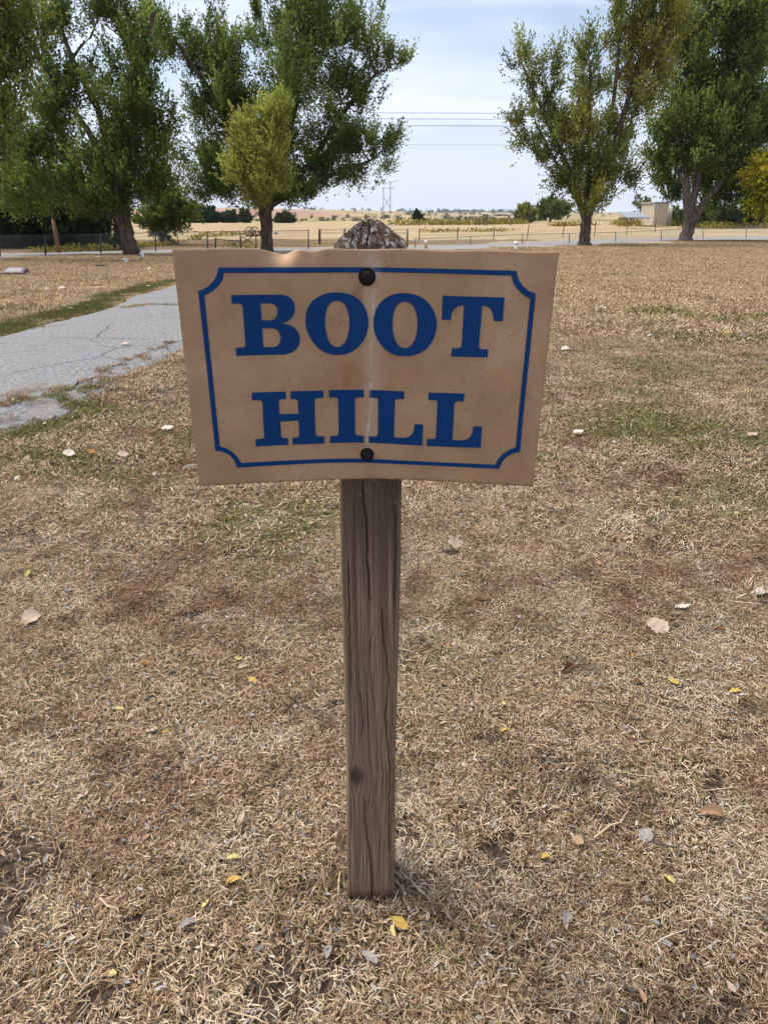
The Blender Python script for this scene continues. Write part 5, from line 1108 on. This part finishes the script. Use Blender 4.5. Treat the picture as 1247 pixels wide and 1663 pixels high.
big = [(53, 1012, 27, 'broad', 'pale', 'large round pale pinkish leaf near the left edge', .5), (115, 747, 17, 'broad', 'white', 'whitish leaf on the lawn below the gravel shoulder, leftmost of that row', 0), (310, 770, 24, 'oval', 'white', 'long white leaf partly behind the lower left corner of the sign', .1),
 (202, 749, 17, 'broad', 'pale', 'pale leaf between the whitish leaf and the sign corner', .4), (151, 744, 14, 'broad', 'orange', 'orange-brown leaf right of the whitish leaf below the gravel shoulder', 0), (274, 705, 18, 'broad', 'white', 'white leaf on the lawn just left of the sign edge', .3), (1064, 1028, 34, 'broad', 'pale', 'large pinkish-tan broad leaf on the right lawn', 2.3),
 (1107, 995, 24, 'oval', 'white', 'white striped narrow leaf above the large tan leaf on the right', .1), (739, 890, 26, 'broad', 'pale', 'pale pink crumpled leaf right of the post below the sign', .3), (1150, 1338, 34, 'curled', 'tan', 'curled tan leaf like a small boat at lower right', 2.9), (1045, 1369, 22, 'broad', 'grey', 'round pale grey leaf with a pointed tip at lower right', 1.4),
 (249, 1199, 19, 'oval', 'pale', 'pale oval leaf lying left of a small yellow leaf on the left lawn', .1), (271, 1200, 11, 'oval', 'yellow', 'small yellow leaf right beside a pale oval leaf on the left lawn', .6), (411, 1117, 17, 'oval', 'yellow', 'yellow-orange oval leaf left of the middle of the post', 2.6), (381, 1447, 22, 'oval', 'yellow', 'bright yellow leaf at lower left, below a small pale one', .2), (382, 1403, 20, 'oval', 'lemon', 'pale yellow leaf above the bright yellow leaf at lower left', .2),
 (647, 1514, 28, 'oval', 'yellow', 'large golden leaf just in front of the post foot', 2.6), (638, 1529, 16, 'oval', 'lemon', 'small cream-yellow leaf next to the golden leaf before the post', 1.9), (879, 1410, 20, 'oval', 'yellow', 'yellow pointed leaf right of the post foot', 2.5), (935, 1382, 17, 'broad', 'tan', 'angular tan leaf right of the yellow pointed leaf', 2.4), (1080, 1440, 22, 'oval', 'lemon', 'pale yellow-green leaf at lower right below the grey leaf', 2.0),
 (600, 1574, 25, 'oval', 'grey', 'largest grey papery flake in front of the post', 2.5), (534, 1566, 22, 'oval', 'grey', 'narrow grey flake left of the large papery flake', 1.4), (1232, 974, 24, 'broad', 'white', 'whitish green-tinged leaf at the right edge', .2), (1149, 1083, 13, 'oval', 'pale', 'upper of two overlapping pale leaves on the right lawn', 2.0), (1160, 1094, 13, 'oval', 'pale', 'lower of two overlapping pale leaves on the right lawn', 2.4), (1035, 1118, 14, 'broad', 'brown', 'dark brown leaf on the right lawn', .3),
 (920, 1097, 22, 'curled', 'brown', 'curled reddish-brown leaf right of the post', .8), (1090, 1118, 16, 'oval', 'yellow', 'yellow leaf below the large tan leaf on the right', 2.7), (1190, 1131, 14, 'oval', 'yellow', 'yellow leaf near the right edge below the overlapping pair', .2), (780, 984, 26, 'curled', 'tan', 'brownish curled leaf in the grass right of the post', .2), (197, 1160, 14, 'oval', 'lemon', 'lemon yellow leaf on the left lawn above the pale oval leaf', .1), (47, 940, 14, 'oval', 'lemon', 'lower of two lemon leaves near the left edge', 1.4), (46, 932, 11, 'oval', 'lemon', 'upper of two lemon leaves near the left edge', .1),
 (396, 1092, 16, 'oval', 'pale', 'pale pink oval leaf above the yellow-orange leaf left of the post', .5), (388, 1078, 14, 'oval', 'lemon', 'lemon leaf higher up above the pale pink oval leaf', .4), (140, 1307, 16, 'broad', 'pale', 'pale round leaf at left above the dark soil patch', 1.2), (316, 1278, 14, 'oval', 'pale', 'pale leaf on the lower left lawn', 1.5), (242, 1375, 13, 'oval', 'tan', 'tan leaf in the middle of the lower left lawn', 1.0), (395, 1342, 17, 'oval', 'pale', 'pale upright leaf right of the lower left lawn', 1.35), (337, 1485, 16, 'oval', 'lemon', 'cream leaf below the bright yellow leaf at lower left', 1.3), (310, 1520, 26, 'oval', 'grey', 'long grey leaf at lower left below the cream leaf', .6),
 (188, 1600, 10, 'broad', 'lemon', 'tiny green-yellow leaf near the bottom left', .2), (123, 1543, 9, 'oval', 'white', 'tiny white fragment on the dark soil at lower left', .3), (774, 1457, 14, 'oval', 'tan', 'small pinkish leaf right of the post foot', 2.2), (1180, 1621, 14, 'oval', 'pale', 'pale leaf near the bottom right corner', 2.0), (1037, 1636, 17, 'oval', 'tan', 'tan leaf at the bottom beside a dark twig', 1.8), (1075, 1545, 16, 'oval', 'grey', 'grey flake right of the bottom middle', 2.4), (918, 1500, 17, 'broad', 'grey', 'crumpled grey flake right of the post foot below the yellow pointed leaf', 1.0), (835, 1616, 16, 'oval', 'tan', 'tan leaf at the bottom right of the post', .4),
 (820, 1198, 14, 'oval', 'yellow', 'yellow leaf right of the post level with the knot', .3), (816, 1151, 12, 'oval', 'lemon', 'lemon leaf right of the post, above a yellow one', 1.4), (720, 1188, 14, 'oval', 'pale', 'pale leaf close to the right side of the post', .4), (1040, 760, 12, 'broad', 'pale', 'pale leaf among the green patch right of the sign', .3), (1195, 843, 14, 'oval', 'lemon', 'lemon leaf on the right lawn level with the sign foot edge', .3), (938, 711, 16, 'broad', 'white', 'white leaf just right of the sign lower edge', .1), (1220, 715, 14, 'broad', 'pale', 'pale crumpled leaf at the right edge level with the sign bottom', .4),
 (918, 573, 14, 'broad', 'white', 'upper white leaf of the cluster at the right sign edge', .2), (917, 580, 12, 'broad', 'white', 'lower white leaf of the cluster at the right sign edge', .3), (1055, 550, 9, 'broad', 'white', 'bright white leaf in the middle of the right lawn', .4), (1097, 585, 11, 'oval', 'white', 'white leaf slanting on the right lawn below the bright one', 2.3), (1204, 592, 9, 'oval', 'white', 'left one of two white leaves by the right edge', 2.6), (1235, 595, 10, 'oval', 'white', 'right one of two white leaves by the right edge', 2.8), (1088, 523, 11, 'oval', 'white', 'white leaf on the upper right lawn', .5), (1203, 552, 11, 'broad', 'white', 'white leaf beside a golden one near the right edge', .1), (1180, 546, 14, 'oval', 'yellow', 'golden leaf on the upper right lawn near the edge', .2), (978, 507, 10, 'broad', 'white', 'white leaf on the lawn above the cluster at the sign edge', .2), (902, 632, 12, 'oval', 'pale', 'pale leaf touching the right sign edge', .3), (1055, 519, 7, 'curled', 'brown', 'small dark brown leaf on the upper right lawn', .5),
 (206, 565, 15, 'oval', 'white', 'long white leaf lying on the asphalt path', .1), (187, 541, 9, 'oval', 'pale', 'small pale leaf on the middle of the asphalt path', .1), (102, 474, 10, 'broad', 'white', 'white leaf in the dark patch of the left lawn', .2), (79, 475, 8, 'broad', 'white', 'smaller white leaf left of another in the dark patch of the left lawn', .2), (117, 508, 7, 'broad', 'white', 'white leaf on the green verge of the path', .3), (242, 470, 8, 'broad', 'white', 'white leaf at the verge where the path narrows', .2)]
for px, py, L, kd, cl, lab, rot in big: fallen(px, py, L, kd, cl, lab, None, rot)
pr = np.random.default_rng(5)
for k in range(130):                          # smaller ones nothing tells apart
    py = 440 + 1180 * pr.random() ** 1.5; px = pr.uniform(0, 1247)
    if py < 800 and 270 < px < 915 or abs(px - 602) < 60: continue
    b = gp(px, py)
    if in_poly(np.array([b.x]), np.array([b.y]), PATH)[0]: continue
    near = py > 800
    cl = pr.choice(['pale', 'tan', 'grey', 'orange'] if near else ['white', 'pale', 'tan', 'brown'], p=[.4, .25, .25, .1])
    side = 'left' if px < 600 else 'right'
    fallen(px, py, pr.uniform(8, 13) if near else pr.uniform(5, 9) * (.7 + .3 * (py - 440) / 360), pr.choice(['oval', 'curled'] if near else ['broad', 'oval']), cl,
           'small %s leaf fallen on the %s lawn %s' % ({'pale': 'pale', 'tan': 'tan', 'grey': 'grey', 'orange': 'orange', 'white': 'whitish', 'brown': 'brown'}[cl], side, 'near the post' if near else 'farther from the sign'), 'small leaves scattered on the lawn')
M['twig'] = plain('grey_brown_twig', (.10, .075, .06), .9, .3, 80, .1); M['stalk'] = plain('straw_stalk', (.55, .42, .26), .8, .2, 60, .2)
for pts, rad, mt, lab in (([(924, 1154), (955, 1157), (975, 1156), (989, 1148)], .0016, 'twig', 'thin grey twig lying on the right lawn'), ([(1008, 1626), (1018, 1634), (1031, 1638)], .003, 'twig', 'short dark twig at the bottom right'), ([(1055, 1387), (1075, 1393), (1095, 1391), (1106, 1384)], .0018, 'twig', 'curved dark twig below the round grey leaf'), ([(962, 1375), (985, 1365), (1004, 1351), (1014, 1341)], .0024, 'stalk', 'long straw-coloured stalk left of the round grey leaf'), ([(165, 1477), (180, 1490), (196, 1497), (200, 1508)], .0018, 'stalk', 'bent pale stalk over the dark soil at lower left'), ([(663, 1440), (676, 1462), (690, 1478)], .0018, 'stalk', 'pale stalk right of the post foot'), ([(553, 1430), (551, 1452), (550, 1474)], .0016, 'stalk', 'pale stalk left of the post foot')):
    b = gp(*pts[0]); m = MB(); m.tube([gp(*q) + Vector((0, 0, .026 + .006 * (k % 2))) for k, q in enumerate(pts)], [rad, rad * 1.1, rad * .8, rad * .5][:len(pts)], 6)
    tag(m.build('twig', M[mt], None, True, origin=b), lab, 'twig')
# ------------------------------------------------------------------ the air: thin haze over the whole view
t = NT('haze'); v = t.n('ShaderNodeVolumePrincipled', None, Color=(.80, .87, .96), Density=1.1e-4, Anisotropy=.2)
t.t.links.new(v.outputs[0], t.out.inputs['Volume'])
m = MB(); m.box((0, 1800, 25), (11000, 4700, 120)); tag(m.build('haze', t.m, None, origin=(0, 1800, 25)), kind='stuff')
